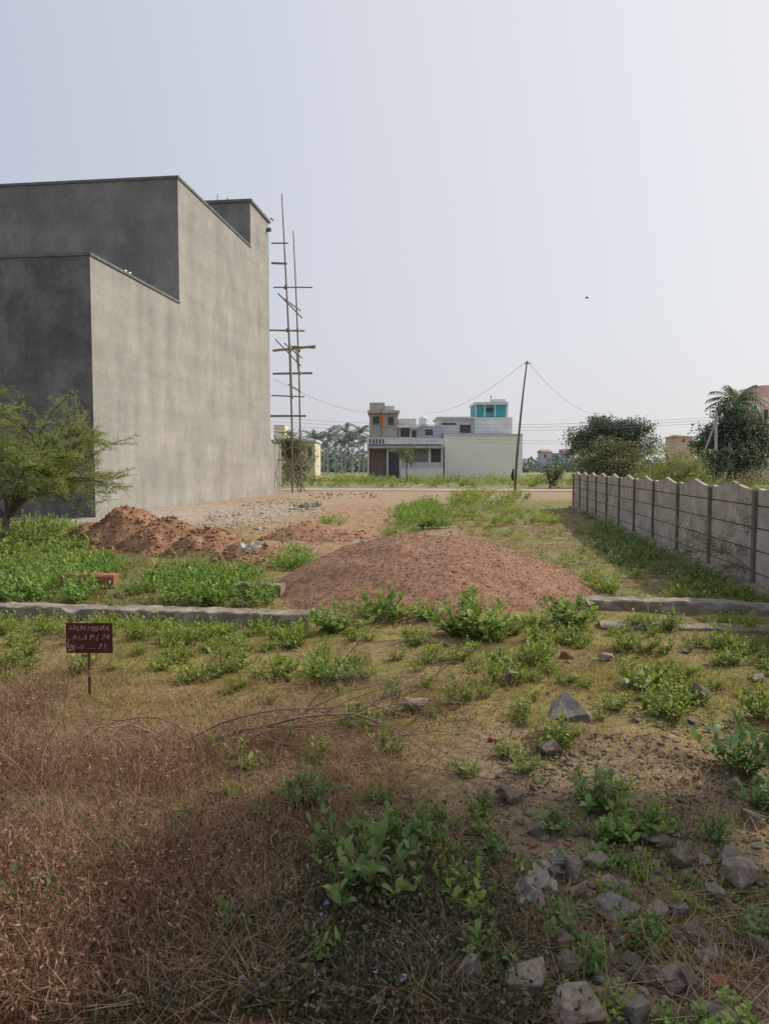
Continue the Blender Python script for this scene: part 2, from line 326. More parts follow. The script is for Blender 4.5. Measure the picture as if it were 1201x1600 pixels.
WL=[
(575,1400,170,'c','largest grey-green broadleaf weed in the dark shaded foreground',1.1),
(530,1335,110,'c','grey-green broadleaf weed just behind and left of the largest one',1.2),
(628,1330,110,'c','grey-green broadleaf weed just behind and right of the largest one',1.2),
(487,1262,100,'c','cool green weed beside the left end of the shaded patch, next to the bare branch',1.1),
(722,1418,125,'g','bright broadleaf weed just left of the torn plastic sheet',1.2),
(762,1508,118,'c','lone bright weed lowest in the foreground, above the grey stones',.9),
(884,1448,92,'c','small bright weed directly right of the torn plastic sheet',1.1),
(757,1335,68,'c','small upright weed above and left of the torn plastic sheet',1.3),
(925,1255,105,'c','spreading weed below the big grey boulder',1),
(868,1285,70,'c','small low weed left of the spreading weed under the boulder',.8),
(985,1295,120,'g','broad weed on the bare soil right of the spreading weed',1),
(948,1335,75,'g','small weed in front of the broad weed on bare soil',.8),
(1152,1195,125,'c','lush weed at the right edge beside the bare soil path',1.2),
(1192,1250,85,'c','weed at the right edge just below the lush one',1.1),
(1192,1125,90,'y','yellow-green weed at the right edge above the lush one',1.3),
(1182,1455,85,'c','weed at the right edge among the lower foreground stones',.8),
(40,1425,110,'c','green weed at the far left edge among red dry stems',1.1),
(208,1345,65,'y','small yellow-green weed alone in the brown dry scrub',1.3),
(366,1248,52,'y','tiny yellow-green weed behind the bare arching branch',1.5),
(502,1195,60,'y','small upright weed in the middle of the bare twigs',1.4),
(668,1310,80,'c','dim weed in shade between the grey-green weeds and the brown clod stone',1.3),
(518,1068,85,'g','round green weed behind the bare twigs at the centre left',1.1),
(432,1062,80,'y','pale weed left of the round green weed behind the twigs',1.1),
(352,1047,95,'y','wide pale weed between the red sign and the bare twigs',1),
(120,1050,75,'y','pale weed growing right behind the red sign post',1),
(835,1042,80,'y','bushy yellow-green weed right of centre in front of the gravel heap',1.2),
(1000,1078,110,'y','wide yellow-green weed right of the big boulder, farther back',1),
(1042,1120,85,'y','yellow-green weed right of the big boulder, nearer the path',1.1),
(960,1112,65,'y','low weed just right of and behind the big boulder',.9),
(1130,1610,125,'g','weed cut by the bottom edge at the right corner',.9),
(1050,1608,80,'g','weed at the bottom edge between two stones',.9),
(595,968,95,'g','upright weed against the left front foot of the gravel heap',1.2),
(536,985,100,'g','dark green weed at the left end of the stone plinth beside the heap',.9),
(728,992,150,'g','largest round weed at the middle front of the gravel heap',.85),
(892,980,108,'g','weed at the right front foot of the gravel heap',.8),
(835,988,60,'y','small weed between the two big weeds at the heap foot',1),
(770,1002,70,'y','small weed just right of the largest weed at the heap foot',.9),
(656,968,60,'g','small weed left of the largest weed at the heap foot',1.0),
(600,1178,75,'y','yellow weed above the shaded patch near the pinkish stone',1.2),
(548,1130,62,'y','slender yellow weed left of the pinkish stone',1.4),
(440,1162,58,'y','slender pale weed beside the thick bare branch',1.4),
(745,1264,55,'y','small weed at the upper edge of the shaded patch',.9),
(800,1175,60,'y','small weed left of the brown stone under the boulder',1),
(822,1200,54,'y','tiny weed in front of the brown stone under the boulder',1),
]
for px,py,w,k,lb,hs in WL: weed(px,py,w,k,lb,hs=hs)
wr=random.Random(5)
GL='small yellow-green weed among many scattered over the short dry grass before the plinth'
n_=0
while n_<200:
    py=wr.choice([wr.uniform(985,1050),wr.uniform(990,1110),wr.uniform(990,1220)]); px=wr.uniform(-20,1220)
    if px<330 and py>1090: continue
    if 60<px<210 and 1000<py<1100 and wr.random()<.8: continue
    if py>1110 and px>1000: continue
    n_+=1
    p=at(px,py); weed(px,py,wr.choice([wr.uniform(.10,.2),wr.uniform(.15,.34)])/p.y*FP,'y',GL,'small weeds scattered before the plinth',hs=wr.uniform(.8,1.4))
for i in range(70):
    px=wr.uniform(0,1200); py=wr.uniform(1220,1590)
    if px<700 and wr.random()<.3: continue
    p=at(px,py); weed(px,py,wr.uniform(.07,.17)/p.y*FP,wr.choice('yc'),'tiny weed seedling among others dotted through the near foreground scrub','tiny weed seedlings in the foreground',hs=wr.uniform(.9,1.6))
# ---------- weed beds (uncountable)
TL=[weed_np(100+i,nst=8,nlf=6,Hh=.22,spread=.15,LL=.075,LW=.032,lite=True) for i in range(6)]
def bed(name,label,pts,scl,m,seed):
    P=[(x,y,gz(x,y)) for x,y in pts]; V,Fc,Rn=replicate(TL,P,scl,seed)
    return tag(mesh_np(name,V,Fc,m,rnd=Rn),label,'weeds',kind='stuff')
def scatter(n,poly,seed):
    r=random.Random(seed); xs=[p[0] for p in poly]; ys=[p[1] for p in poly]; out=[]
    while len(out)<n:
        px=r.uniform(min(xs),max(xs)); py=r.uniform(min(ys),max(ys)); ins=False; j=len(poly)-1
        for i in range(len(poly)):
            if (poly[i][1]>py)!=(poly[j][1]>py) and px<(poly[j][0]-poly[i][0])*(py-poly[i][1])/(poly[j][1]-poly[i][1])+poly[i][0]: ins=not ins
            j=i
        if not ins: continue
        out.append((px,py))
    return out
def wpoly(l): return [(at(a,b).x,at(a,b).y) for a,b in l]
def rs(n,a,b,seed): r=random.Random(seed); return [r.uniform(a,b) for _ in range(n)]
L1=scatter(560,wpoly([(-120,945),(425,950),(432,912),(330,900),(150,880),(-120,862)]),1)
L1=[p_ for p_ in L1 if vn(p_[0]*1.4,p_[1]*1.2,37)>.30]
bed('weed_bed','dense green leafy weeds filling the plot behind the left plinth',L1,rs(len(L1),.5,1.5,2),l_weed,3)
L1=scatter(110,wpoly([(-60,868),(130,872),(160,850),(100,822),(-60,830)]),4)
bed('weed_bed','weeds under the feathery acacia before the grey building',L1,rs(110,1,1.8,5),l_weed,6)
L1=scatter(50,wpoly([(430,898),(490,895),(495,868),(455,862),(430,868)]),7)
bed('weed_bed','green weed patch between the brown soil heap and the gravel heap',L1,rs(50,.7,1.3,8),l_weed,9)
L1=scatter(110,wpoly([(612,828),(700,830),(700,800),(660,788),(620,797)]),10)
bed('weed_bed','bright round weed patch just behind the gravel heap top',L1,rs(110,1.2,2.0,11),l_weed,12)
L1=scatter(120,wpoly([(705,822),(880,832),(870,808),(800,790),(710,780),(700,800)]),13)
bed('weed_bed','weed patch right behind the gravel heap near the bamboo pole',L1,rs(120,.6,1.8,14),l_weed_y,15)
L1=scatter(50,wpoly([(700,792),(830,792),(810,772),(720,770)]),16)
bed('weed_bed','weeds at the foot of the leaning bamboo pole',L1,rs(50,1.6,2.6,17),l_weed_y,18)
L1=scatter(16,wpoly([(500,825),(540,825),(540,812),(505,812)]),19)+scatter(14,wpoly([(600,838),(650,838),(650,830),(600,830)]),20)
bed('weed_bed','small weed tufts on the bare reddish ground left of centre',L1,rs(30,.7,1.3,21),l_weed,22)
L1=scatter(300,wpoly([(905,800),(925,835),(960,880),(1090,935),(1185,930),(1060,872),(960,825)]),23)
L1=[p_ for p_ in L1 if vn(p_[0]*1.2,p_[1]*.8,35)>.36]
bed('weed_bed','low shaded weeds along the foot of the precast compound wall',L1,rs(len(L1),.35,1.2,24),l_weed_c,25)
L1=scatter(420,wpoly([(700,825),(760,845),(905,905),(1050,935),(930,850),(890,800),(820,800)]),123)
L1=[p_ for p_ in L1 if vn(p_[0]*.9,p_[1]*.7,36)>.45]
bed('weed_bed','patchy low weeds on the rough soil right of the gravel heap',L1,rs(len(L1),.2,.75,124),l_weed_y,125)
L1=scatter(50,wpoly([(1030,940),(1195,945),(1195,925),(1060,915)]),26)
bed('weed_bed','yellow-green weeds behind the right plinth near the compound wall',L1,rs(50,.4,.9,27),l_weed_y,28)
L1=scatter(30,wpoly([(900,928),(960,935),(950,905),(905,905)]),29)
bed('weed_bed','weeds at the right end of the gravel heap beside a white scrap',L1,rs(30,.5,1.0,30),l_weed_y,31)
L1=scatter(150,wpoly([(-60,995),(480,998),(480,973),(-60,970)]),32)
bed('weed_bed','fringe of yellow-green weeds in front of the left plinth',L1,rs(150,.3,.8,33),l_weed_y,34)
L1=scatter(46,wpoly([(945,1000),(1190,1008),(1190,975),(945,972)]),132)
bed('weed_bed','small weeds creeping around the two right footing walls',L1,rs(46,.25,.6,133),l_weed_y,134)
r=np.random.default_rng(40); n=900; X=r.uniform(-32,60,n); Y=r.uniform(57,84,n)-X*.1
bed('field_weeds','overgrown green field between the road and the far houses',list(zip(X,Y)),list(r.uniform(1.5,4.2,n)),l_weed_y,41)
# ---------- dry grass and moss
def gpts(n,px0,px1,py0,py1,seed,fn=None):
    r=np.random.default_rng(seed)
    a=at(0,py1).y; b=at(0,py0).y
    u=r.random(n*3); y=1/(1/a+(1/b-1/a)*u); px=r.uniform(px0,px1,n*3); x=(px-600.5)/FP*y
    if fn is not None: s=fn(x,y)>r.random(n*3); x=x[s]; y=y[s]
    x=x[:n]; y=y[:n]; return np.stack([x,y,G(x,y)-.003],1)
bare=lambda x,y:1-sm(.1,.7,x+vn(x*2,y*2,6)*.5-.12*(y-3))*(1-sm(4.8,5.8,y))*.95
dens=lambda x,y:(1-sm(5.2,6.7,y+vn(x,y,5)))*(1-.93*sm(-.2,.7,x+vn(x*2,y*2,6)*.5))*(.12+.88*sm(.28,.72,vn(x*2.3,y*2.3,11)))
A=blades(gpts(24000,-60,1260,1040,1610,50,dens),.07,.0032,1.3,51)
B=blades(gpts(12000,-60,1260,1060,1610,52,dens),.15,.0025,.8,53)
D=blades(gpts(14000,-60,1260,1040,1610,54,dens)+np.array([0,0,.03]),.14,.0027,2.5,55,.18)
V,Fc,Rn=cat([A,B,D]); tag(mesh_np('dry_grass',V,Fc,l_dry,rnd=Rn),'tangled brown dry scrub and grass covering the left foreground','dry grass',kind='stuff')
dr_=lambda x,y:(1-sm(5.0,6.2,y+vn(x,y,5)*.8))*(1-sm(-.9,.3,x+vn(x*2,y*2,6)*.5))*sm(.3,.6,vn(x*1.8,y*1.8,44))
P=gpts(9000,-60,900,1050,1612,160,dr_); A=blades(P,.22,.003,.5,161)
r=np.random.default_rng(162); Q=P+np.stack([r.normal(size=len(P))*.03,r.normal(size=len(P))*.03,.04+.15*r.random(len(P))],1); B=leaves(np.repeat(Q,2,0)+r.normal(size=(len(Q)*2,3))*.012,.022,.008,163,.3)
V,Fc,Rn=cat([A,B]); tag(mesh_np('dry_weeds',V,Fc,l_redweed,rnd=Rn),'upright withered reddish brown weeds with curled leaves in the left foreground','dry weeds',kind='stuff')
dg=lambda x,y:(1-sm(5.6,6.6,y))*sm(3.4,4.2,y+vn(x*2,y*2,38)*.6)*sm(.35,.7,vn(x*1.1,y*1.1,33))*bare(x,y)
V,Fc,Rn=blades(gpts(8000,-60,1260,1020,1330,150,dg),.07,.0032,1.4,151); tag(mesh_np('golden_grass',V,Fc,l_gold,rnd=Rn),'golden dry grass patches catching the sun above the shaded foreground','dry grass',kind='stuff')
dm=lambda x,y:(.1+.9*sm(.25,.75,vn(x*1.6,y*1.6,12)))*bare(x,y)*(1-.6*(1-sm(4.8,6,y))*(1-sm(-.8,.2,x)))
A=blades(gpts(40000,-60,1260,972,1500,56,dm),.032,.0045,1.2,57); B=blades(gpts(7000,-60,1260,975,1250,58,dm),.08,.003,1.0,59)
V,Fc,Rn=cat([A,B]); tag(mesh_np('short_grass',V,Fc,l_dryY,rnd=Rn),'short yellowish grass and moss on the ground before the plinth','grass',kind='stuff')
P=gpts(17000,-60,1260,975,1600,156,lambda x,y:sm(.4,.8,vn(x*1.3,y*1.3,112))*(.5+.5*bare(x,y))); P[:,2]+=.02*np.random.default_rng(2).random(len(P))
V,Fc,Rn=leaves(P,.022,.013,157,.5); tag(mesh_np('creeping_plants',V,Fc,l_weed_y,rnd=Rn),'tiny creeping green leaves in patches over the open ground','ground cover',kind='stuff')
P=gpts(12000,-100,1300,775,960,60,lambda x,y:.2+.8*sm(.3,.7,vn(x*.8,y*.8,14))*(x>1.8)+.2*(x<-2))
V,Fc,Rn=blades(P,.09,.012,1.0,61); tag(mesh_np('short_grass',V,Fc,l_dryY,rnd=Rn),'sparse straw-coloured grass around and behind the gravel heap','grass',kind='stuff')
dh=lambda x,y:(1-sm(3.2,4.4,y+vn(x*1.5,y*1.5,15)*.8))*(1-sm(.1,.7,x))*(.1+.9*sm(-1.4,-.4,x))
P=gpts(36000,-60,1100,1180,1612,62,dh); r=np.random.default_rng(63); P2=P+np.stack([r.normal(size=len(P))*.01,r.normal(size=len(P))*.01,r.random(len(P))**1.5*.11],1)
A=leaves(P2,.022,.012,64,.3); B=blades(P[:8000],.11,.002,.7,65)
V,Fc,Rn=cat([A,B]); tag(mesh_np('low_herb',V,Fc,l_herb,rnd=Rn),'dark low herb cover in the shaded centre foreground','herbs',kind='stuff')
P=gpts(6000,300,1260,1100,1612,66,lambda x,y:.05+.95*sm(.4,.8,vn(x*3,y*3,16))); P[:,2]+=.004+.015*np.random.default_rng(1).random(len(P))
V,Fc,Rn=leaves(P,.02,.011,67,.2); tag(mesh_np('ground_litter',V,Fc,l_herb,rnd=Rn),'tiny dark litter and leaves on the right foreground soil','leaf litter',kind='stuff')
P=gpts(60,40,760,1370,1605,68); P[:,2]+=.10; r=np.random.default_rng(69)
Q=np.repeat(P,5,0)+r.normal(size=(len(P)*5,3))*.004; V,Fc,Rn=leaves(Q,.012,.008,70,.4)
tag(mesh_np('wild_flowers',V,Fc,l_flower,rnd=Rn),'tiny pale purple wild flowers in the dark foreground herbs','flowers',kind='stuff')
# ---------- stones
def rock_me(seed,m,sub=2):
    r=random.Random(seed); bm=bmesh.new()
    for _ in range(11):
        v=Vector((r.gauss(0,1),r.gauss(0,1),r.gauss(0,1))).normalized(); k=r.uniform(.8,1.12); bm.verts.new((v.x*.5*k,v.y*.42*k,v.z*.5*k))
    bmesh.ops.convex_hull(bm,input=bm.verts)
    loose=[v for v in bm.verts if not v.link_faces]
    if loose: bmesh.ops.delete(bm,geom=loose,context='VERTS')
    bmesh.ops.bevel(bm,geom=list(bm.edges),offset=.018,segments=2,affect='EDGES',profile=.6)
    bmesh.ops.triangulate(bm,faces=list(bm.faces)); bmesh.ops.subdivide_edges(bm,edges=[e for e in bm.edges if e.calc_length()>.09],cuts=2,use_grid_fill=True)
    for v in bm.verts:
        n=noise.noise(v.co*4+Vector((seed,0,0)))*.05+noise.noise(v.co*13+Vector((seed,0,0)))*.028; v.co+=v.co.normalized()*n
    me=bpy.data.meshes.new('stone'); bm.to_mesh(me); bm.free(); me.materials.append(m)
    return me
RM={k:[rock_me(i*7+j,m) for j in range(5)] for i,(k,m) in enumerate((('g',m_rock_g),('p',m_rock_p),('b',m_rock_b),('r',m_brick)))}
rc=[0]
def rock(px,py,w,h,k,label,group=None,name='stone',rx=0,sink=.40):
    p=at(px,py); z=gz(p.x,p.y); rc[0]+=1; s=p.y*1.03/FP; o=bpy.data.objects.new(name,RM[k][rc[0]%5]); colx.objects.link(o)
    ww=w*s; hh=h*s*1.15; o.scale=(ww*1.15,ww*1.15,max(hh,.42*ww)*1.3); o.location=(p.x,p.y+ww*.35,z+max(hh,.42*ww)*sink); o.rotation_euler=(R(rx),0,rc[0]*1.3)
    return tag(o,label,'stone' if k!='r' else 'brick piece',group)
rock(896,1152,72,50,'g','biggest grey boulder, standing alone right of centre',None,name='boulder',sink=.46)
for px,py,w,h,k,lb in [
(648,1118,50,26,'p','pinkish flat stone lying among twigs at the centre'),
(796,1078,32,20,'b','dark brown stone behind and left of the boulder'),
(862,1178,42,22,'b','brown stone directly below the boulder'),
(948,1035,26,12,'p','small pale stone in the grass far behind the boulder'),
(888,1032,28,10,'r','small red brick piece in the grass behind the boulder'),
(1095,1102,46,22,'b','brown stone at the right beside the yellow-green weeds'),
(1185,1078,36,14,'p','pale flat stone near the right edge above the path'),
(1076,1350,54,38,'b','rounded brown stone at the upper edge of the right rubble'),
(1166,1378,66,44,'p','squarish pale pink stone near the right edge of the rubble'),
(1124,1402,38,26,'p','small rounded tan stone left of the squarish pale stone'),
(1026,1312,42,20,'g','flat grey stone above the right rubble'),
(1046,1292,30,12,'p','thin pale slab above the flat grey stone'),
(1092,1462,52,30,'b','brown wedge stone in the middle of the right rubble'),
(1066,1424,38,20,'g','small grey stone above the brown wedge stone'),
(975,1432,78,32,'g','long grey stone slab right of the bright small weed'),
(1012,1458,56,26,'p','pale stone touching the long grey slab'),
(898,1374,56,30,'b','brown stone just right of the torn plastic'),
(820,1412,44,26,'b','brown stone beside the left end of the torn plastic'),
(884,1482,44,28,'b','dull brown stone below the small bright weed'),
(896,1524,46,34,'g','grey angular stone above the big bottom stones'),
(826,1566,78,56,'p','large pale pinkish block near the bottom centre right'),
(728,1554,68,48,'g','rough grey stone left of the pale pinkish block'),
(916,1618,98,60,'p','largest tan stone cut by the bottom edge'),
(1000,1602,50,36,'g','grey stone right of the largest tan stone'),
(1082,1546,42,30,'b','brown stone above the bottom weeds on the right'),
(1132,1542,38,18,'r','reddish stone low at the right of the rubble'),
(1130,1612,68,34,'p','pinkish stone at the bottom right corner'),
(530,1562,42,44,'b','lone brown stone low in the dark herbs'),
(1044,1478,16,8,'r','tiny orange brick chip in the right rubble'),
(800,1252,50,24,'b','brown clod stone at the top edge of the shaded patch'),
(622,1604,44,22,'g','grey stone at the bottom edge centre'),
(1190,1490,44,30,'b','brown stone on the right edge below the weed'),
(958,1386,44,22,'p','pinkish stone above the long grey slab'),
]: rock(px,py,w,h,k,lb,sink=.45)
rr=random.Random(9)
for i in range(200):
    near=i<160
    px=rr.gauss(990,135) if near else rr.uniform(650,1200); py=1610-340*rr.random()**1.1 if near else rr.uniform(1000,1270)
    w=rr.choice([rr.uniform(10,22),rr.uniform(14,44)]) if near else rr.uniform(6,18)
    rock(px,py,w,w*.5,rr.choice('gppbbr' if rr.random()<.35 else 'gpbbp'),'small loose stone among many littering the right foreground soil','small stones littering the right foreground',sink=rr.uniform(.22,.45))
def rubble(n,poly,smin,smax,seed,zf=None):
    r=np.random.default_rng(seed); P=scatter(n,poly,seed) if poly else zf[0]
    base=np.array([(1,0,0),(0,1,0),(-1,0,0),(0,-1,0),(0,0,1),(0,0,-1)],float); T=[(0,1,4),(1,2,4),(2,3,4),(3,0,4),(1,0,5),(2,1,5),(3,2,5),(0,3,5)]
    Vs=[];Fs=[]
    for i,(x,y) in enumerate(P):
        s=r.uniform(smin,smax)*(1 if r.random()>.1 else 1.6); q=base*(1+r.normal(size=(6,3))*.25)*s*np.array([1,.8+.4*r.random(),.6])
        q+=r.normal(size=(6,3))*s*.2; a=r.random()*6.28; q=q@np.array([[math.cos(a),math.sin(a),0],[-math.sin(a),math.cos(a),0],[0,0,1]])
        z=gz(x,y) if zf is None else zf[1][i]
        Vs.append(q+np.array([x,y,z+s*.2])); Fs.append(np.array(T)+6*i)
    return np.concatenate(Vs),np.concatenate(Fs)
V,Fc=rubble(700,wpoly([(300,815),(350,838),(440,832),(520,800),(490,778),(440,778),(330,798)]),.01,.06,80)
tag(mesh_np('rubble',V,Fc,m_debris),'pale sandy rubble strewn along the foot of the tall building','rubble',kind='stuff')
V,Fc=rubble(2200,wpoly([(780,1180),(700,1600),(1250,1610),(1250,1120),(1050,1130)]),.004,.018,81)
tag(mesh_np('gravel',V,Fc,m_rock_b),'fine grit and crumbs on the right foreground soil','grit',kind='stuff')
V,Fc=rubble(80,wpoly([(480,780),(590,778),(590,770),(480,770)]),.03,.09,82)
tag(mesh_np('brick_rubble',V,Fc,m_brick),'scattered reddish brick bits beside the road','brick rubble',kind='stuff')
V,Fc=rubble(500,wpoly([(560,835),(760,845),(1050,935),(900,800),(560,790)]),.008,.04,83)
tag(mesh_np('soil_crumbs',V,Fc,m_rock_b),'small clods and stones on the open ground behind the gravel heap','clods',kind='stuff')
# ---------- heaps
def heap(name,label,cat_,x0,x1,y0,y1,hf,m,peb,nx=170,ny=170):
    X,Y=np.meshgrid(np.linspace(x0,x1,nx),np.linspace(y0,y1,ny)); Z=hf(X,Y)
    c=((x0+x1)/2,(y0+y1)/2,0); root=empty(name,c,label,cat_)
    V=np.stack([X,Y,Z],-1).reshape(-1,3); i=np.arange(ny-1)[:,None]; j=np.arange(nx-1)[None,:]
    Fc=np.stack([i*nx+j,i*nx+j+1,(i+1)*nx+j+1,(i+1)*nx+j],-1).reshape(-1,4)
    mesh_np('mound',V,Fc,m,root,W=True,smooth=True)
    n,s0,s1,pm,sd=peb; r=np.random.default_rng(sd); x=r.uniform(x0,x1,n*2); y=r.uniform(y0,y1,n*2); z=hf(x,y); k=z>G(x,y)-.02; x,y,z=x[k][:n],y[k][:n],z[k][:n]
    V,Fc=rubble(n,None,s0,s1,sd,([*zip(x,y)],z)); o=mesh_np('loose_lumps',V,Fc,pm,root,W=True); o['kind']='stuff'
    return root
def hg(x,y):
    dx=x-.38; rx=np.where(dx<0,1.98,2.68); dy=y-10.7; ry=np.where(dy<0,2.5,2.6)
    q=np.sqrt((dx/rx)**2+(dy/ry)**2)+.12*(vn(x*1.1,y*1.1,21)-.5)+.03*(vn(x*4,y*4,39)-.5)
    h=np.where(q<1,np.cos(np.pi*np.clip(q,0,1)/2)*.68,-(q-1)*.5)
    return h+.06*(vn(x*2.5,y*2.5,22)-.5)+.018*(vn(x*9,y*9,23)-.5)+.008*(vn(x*26,y*26,24)-.5)-.01
heap('gravel_heap','broad rounded heap of reddish brown gravel in the middle of the plot','gravel heap',-2.0,3.4,7.9,13.6,hg,m_gravel,(12000,.004,.012,m_pebble,90),240,240)
BUMPS=[(205,850,.82,1.2,1.2),(262,857,.60,1.0,1.1),(330,866,.50,1.0,.9),(392,878,.36,.85,.7),(150,848,.42,.9,.9)]
BB=[(at(a,b).x,at(a,b).y,h,rx,ry) for a,b,h,rx,ry in BUMPS]
def hs_(x,y):
    h=np.full_like(x,-.12)
    for bx,by,bh,rx,ry in BB:
        q=np.sqrt(((x-bx)/rx)**2+((y-by)/ry)**2); h=np.maximum(h,np.where(q<1,np.cos(np.pi*np.clip(q,0,1)/2)**1.2*bh,-(q-1)*.4)-.02)
    return h+.14*(vn(x*2.6,y*2.6,25)-.5)+.06*(vn(x*7,y*7,26)-.5)+.03*(vn(x*17,y*17,27)-.5)
heap('soil_heap','lumpy reddish brown soil heap before the grey building','soil heap',-7.6,-1.2,11.8,18.2,hs_,m_soil,(3000,.012,.045,m_soil,91),220,200)
B2=[(at(480,838).x,at(480,838).y,.34,1.0,1.0),(at(540,842).x,at(540,842).y,.2,.9,.8)]
def h3(x,y):
    h=np.full_like(x,-.12)
    for bx,by,bh,rx,ry in B2:
        q=np.sqrt(((x-bx)/rx)**2+((y-by)/ry)**2); h=np.maximum(h,np.where(q<1,np.cos(np.pi*np.clip(q,0,1)/2)*bh,-(q-1)*.4)-.02)
    return h+.07*(vn(x*3,y*3,28)-.5)+.03*(vn(x*9,y*9,29)-.5)
heap('soil_heap','low small soil heap behind the left flank of the gravel heap','soil heap',-3.4,.6,16,20,h3,m_soil,(400,.015,.04,m_soil,92),120,120)
# ---------- plinths (masonry footings)
def plinth(label,x0,x1,yl,w,h,m,seed,gaps=()):
    n=max(8,int(abs(x1-x0)/.03)); prof=[(0,-.1),(0,h*.5),(.004,h*.9),(.016,h),(w*.5,h),(w-.014,h),(w,h*.93),(w,-.1)]
    V=[];Fc=[]; k=len(prof)
    for i in range(n+1):
        x=x0+(x1-x0)*i/n; chip=float(sm(.6,.82,vn(x*4,seed,seed+7)))*.04; dip=float(sm(.6,.9,vn(x*.9,seed,seed+9)))*.03
        for a,b in prof:
            ja=.035*(vn(x*1.1,b*3,seed+1)-.5)+.022*(vn(x*16,b*40+a*9,seed+2)-.5); jb=(.02*(vn(x*1.3,a*4,seed+3)-.5)+.02*(vn(x*13,a*14,seed+4)-.5)) if b>0 else 0
            if b>h*.8: jb=float(jb)-dip-(chip if a<w*.3 else 0)
            V.append((x+a*.125,yl-x*.125+a+float(ja),b+float(jb)))
    for i in range(n):
        for j in range(k-1): q=i*k+j; Fc.append((q,q+k,q+k+1,q+1))
    mb=MB(); mb.v=V; mb.f=Fc+[tuple(range(k))[::-1],tuple(n*k+j for j in range(k))]
    o=mb.build('footing_wall',m); tag(o,label,'low wall'); return o
plinth('long low grey footing wall crossing the plot at the left',-7.5,-.78,7.72,.28,.125,m_plinth,41)
plinth('low footing wall at the right, the nearer of two',2.15,4.55,7.80,.26,.075,m_plinth,46)
plinth('low footing wall at the right, the farther with a reddish face',2.2,4.7,8.85,.28,.145,m_plinth,51)
plinth('short broken footing piece beside the gravel heap at the left',-1.95,-1.3,9.4,.25,.16,m_plinth,56)
plinth('half buried reddish footing piece inside the left weeds',-4.3,-3.55,9.55,.22,.22,m_brick,61)
# ---------- tall grey building
P0=at(150,808); b=empty('grey_building',(P0.x,P0.y,0),'tall unfinished grey cement plastered building stepping up to the right','building',rz=-SK)
zA=atd(141,397,P0.y).z-.04; zB=atd(284,275,P0.y+7.24).z-.10; zC=atd(425,345,P0.y+20.7).z-.12
MB().box(-12,0,0,7.298,-.3,zA).build('lower_block',m_plaster,b)
MB().box(-14,0,7.3,20.9,-.3,zB).build('tall_block',m_plaster,b)
MB().box(-2.55,0,17.3,20.9,zB+.002,zC).build('stair_tower',m_plaster,b)
MB().box(-3,-.02,20.902,23.4,-.3,2.95).build('porch_wall',m_plaster,b)
MB().box(-12,.05,-.05,7.28,zA+.002,zA+.09).build('coping',m_coping,b)
MB().box(-14,.05,7.24,17.28,zB+.002,zB+.11).build('coping',m_coping,b)
MB().box(-2.65,.1,17.2,21.0,zC+.002,zC+.15).build('coping',m_coping,b)
MB().box(-12,-.004,-.012,-.002,-.3,zA-.002).build('shade_face',m_plaster_shade_lo,b)  # thin sheets carrying painted shade over the front faces
MB().box(-14,-.004,7.286,7.296,zA+.10,zB-.002).build('shade_face',m_plaster_shade_up,b)
MB().box(-2.55,-.004,17.288,17.298,zB+.12,zC-.002).build('shade_face',m_plaster_shade_up,b)
for (x,y,z1) in ((-2.2,18.4,.75),(-1.7,18.6,.6),(-1.55,18.2,.5)):
    MB().tube([(x,y,zC+.1),(x+.02,y,zC+.1+z1)],.02,5).build('rebar',m_post,b)
MB().tube([(.25,20.5,zC-.5),(-.3,20.5,zC-.5)],.12,6).build('spout',m_coping,b)
for x,y in ((.12,2.8),(.10,3.1)):
    MB().tube([(-.1-x,y,zA+.1),(-.1-x,y+.05,zA+.22),(-.1-x,y+.18,zA+.26)],.04,5).build('pipe_stub',m_white,b)
# bamboo scaffold
s0=atd(458,770,47); s=empty('bamboo_scaffold',(s0.x,s0.y,0),'rickety bamboo scaffold lashed at the far corner of the grey building','scaffold')
def bp(name,pts,r_,m,D=47.0):
    MB().tube([atd(a,c,D if len(q)==0 else q[0]) for a,c,*q in pts],r_,6).build(name,m,s,W=True)
bp('pole',[(440,302,46.8),(446,420,46.8),(452,540,46.9),(456,660,47),(457,778,47)],[.03,.05,.055,.06,.06],m_bamboo)
bp('pole',[(458,361,48.3),(463,470,48.3),(467,580,48.3),(469,680,48.3),(470,772,48.3)],[.03,.045,.05,.055,.06],m_bamboo)
bp('pole',[(449,480,47.2),(454,560,47.2),(456,620,47.2)],.045,m_bamboo2)
bp('pole',[(462,540,48),(468,600,48),(468,622,48)],.045,m_bamboo2)
for (a,c,d,e,r_,m) in [(423,341,427,344,.05,m_bamboo),(424,380,450,380,.045,m_bamboo),(424,411,448,412,.07,m_bamboo),(427,449,488,449,.04,m_bamboo),(421,516,476,517,.055,m_bamboo),(426,548,493,541,.085,m_bamboo2),(455,541,492,544,.05,m_bamboo),(426,584,488,583,.07,m_bamboo),(424,618,476,620,.045,m_bamboo),(420,650,478,650,.07,m_bamboo),(420,719,474,718,.05,m_bamboo),(434,676,456,676,.04,m_bamboo)]:
    bp('ledger',[(a,c,47.1),(d,e,47.4)],r_,m)
for (a,c,d,e) in [(434,458,472,497),(437,462,470,486),(444,536,472,560),(450,600,470,612),(428,680,481,775),(443,700,470,778),(430,530,470,572),(474,700,440,760)]:
    bp('brace',[(a,c,47.5),(d,e,47.7)],.04,m_bamboo)
for a,c in ((446,449),(449,516),(453,547),(454,583),(456,620),(465,516),(467,547),(468,583)):
    p=atd(a,c,47.15); mb=MB(); mb.lathe((p.x,p.y,p.z-.12),[(.06,0),(.11,.05),(.10,.16),(.07,.24)],8); mb.build('rope_lashing',m_bamboo2,s,W=True)
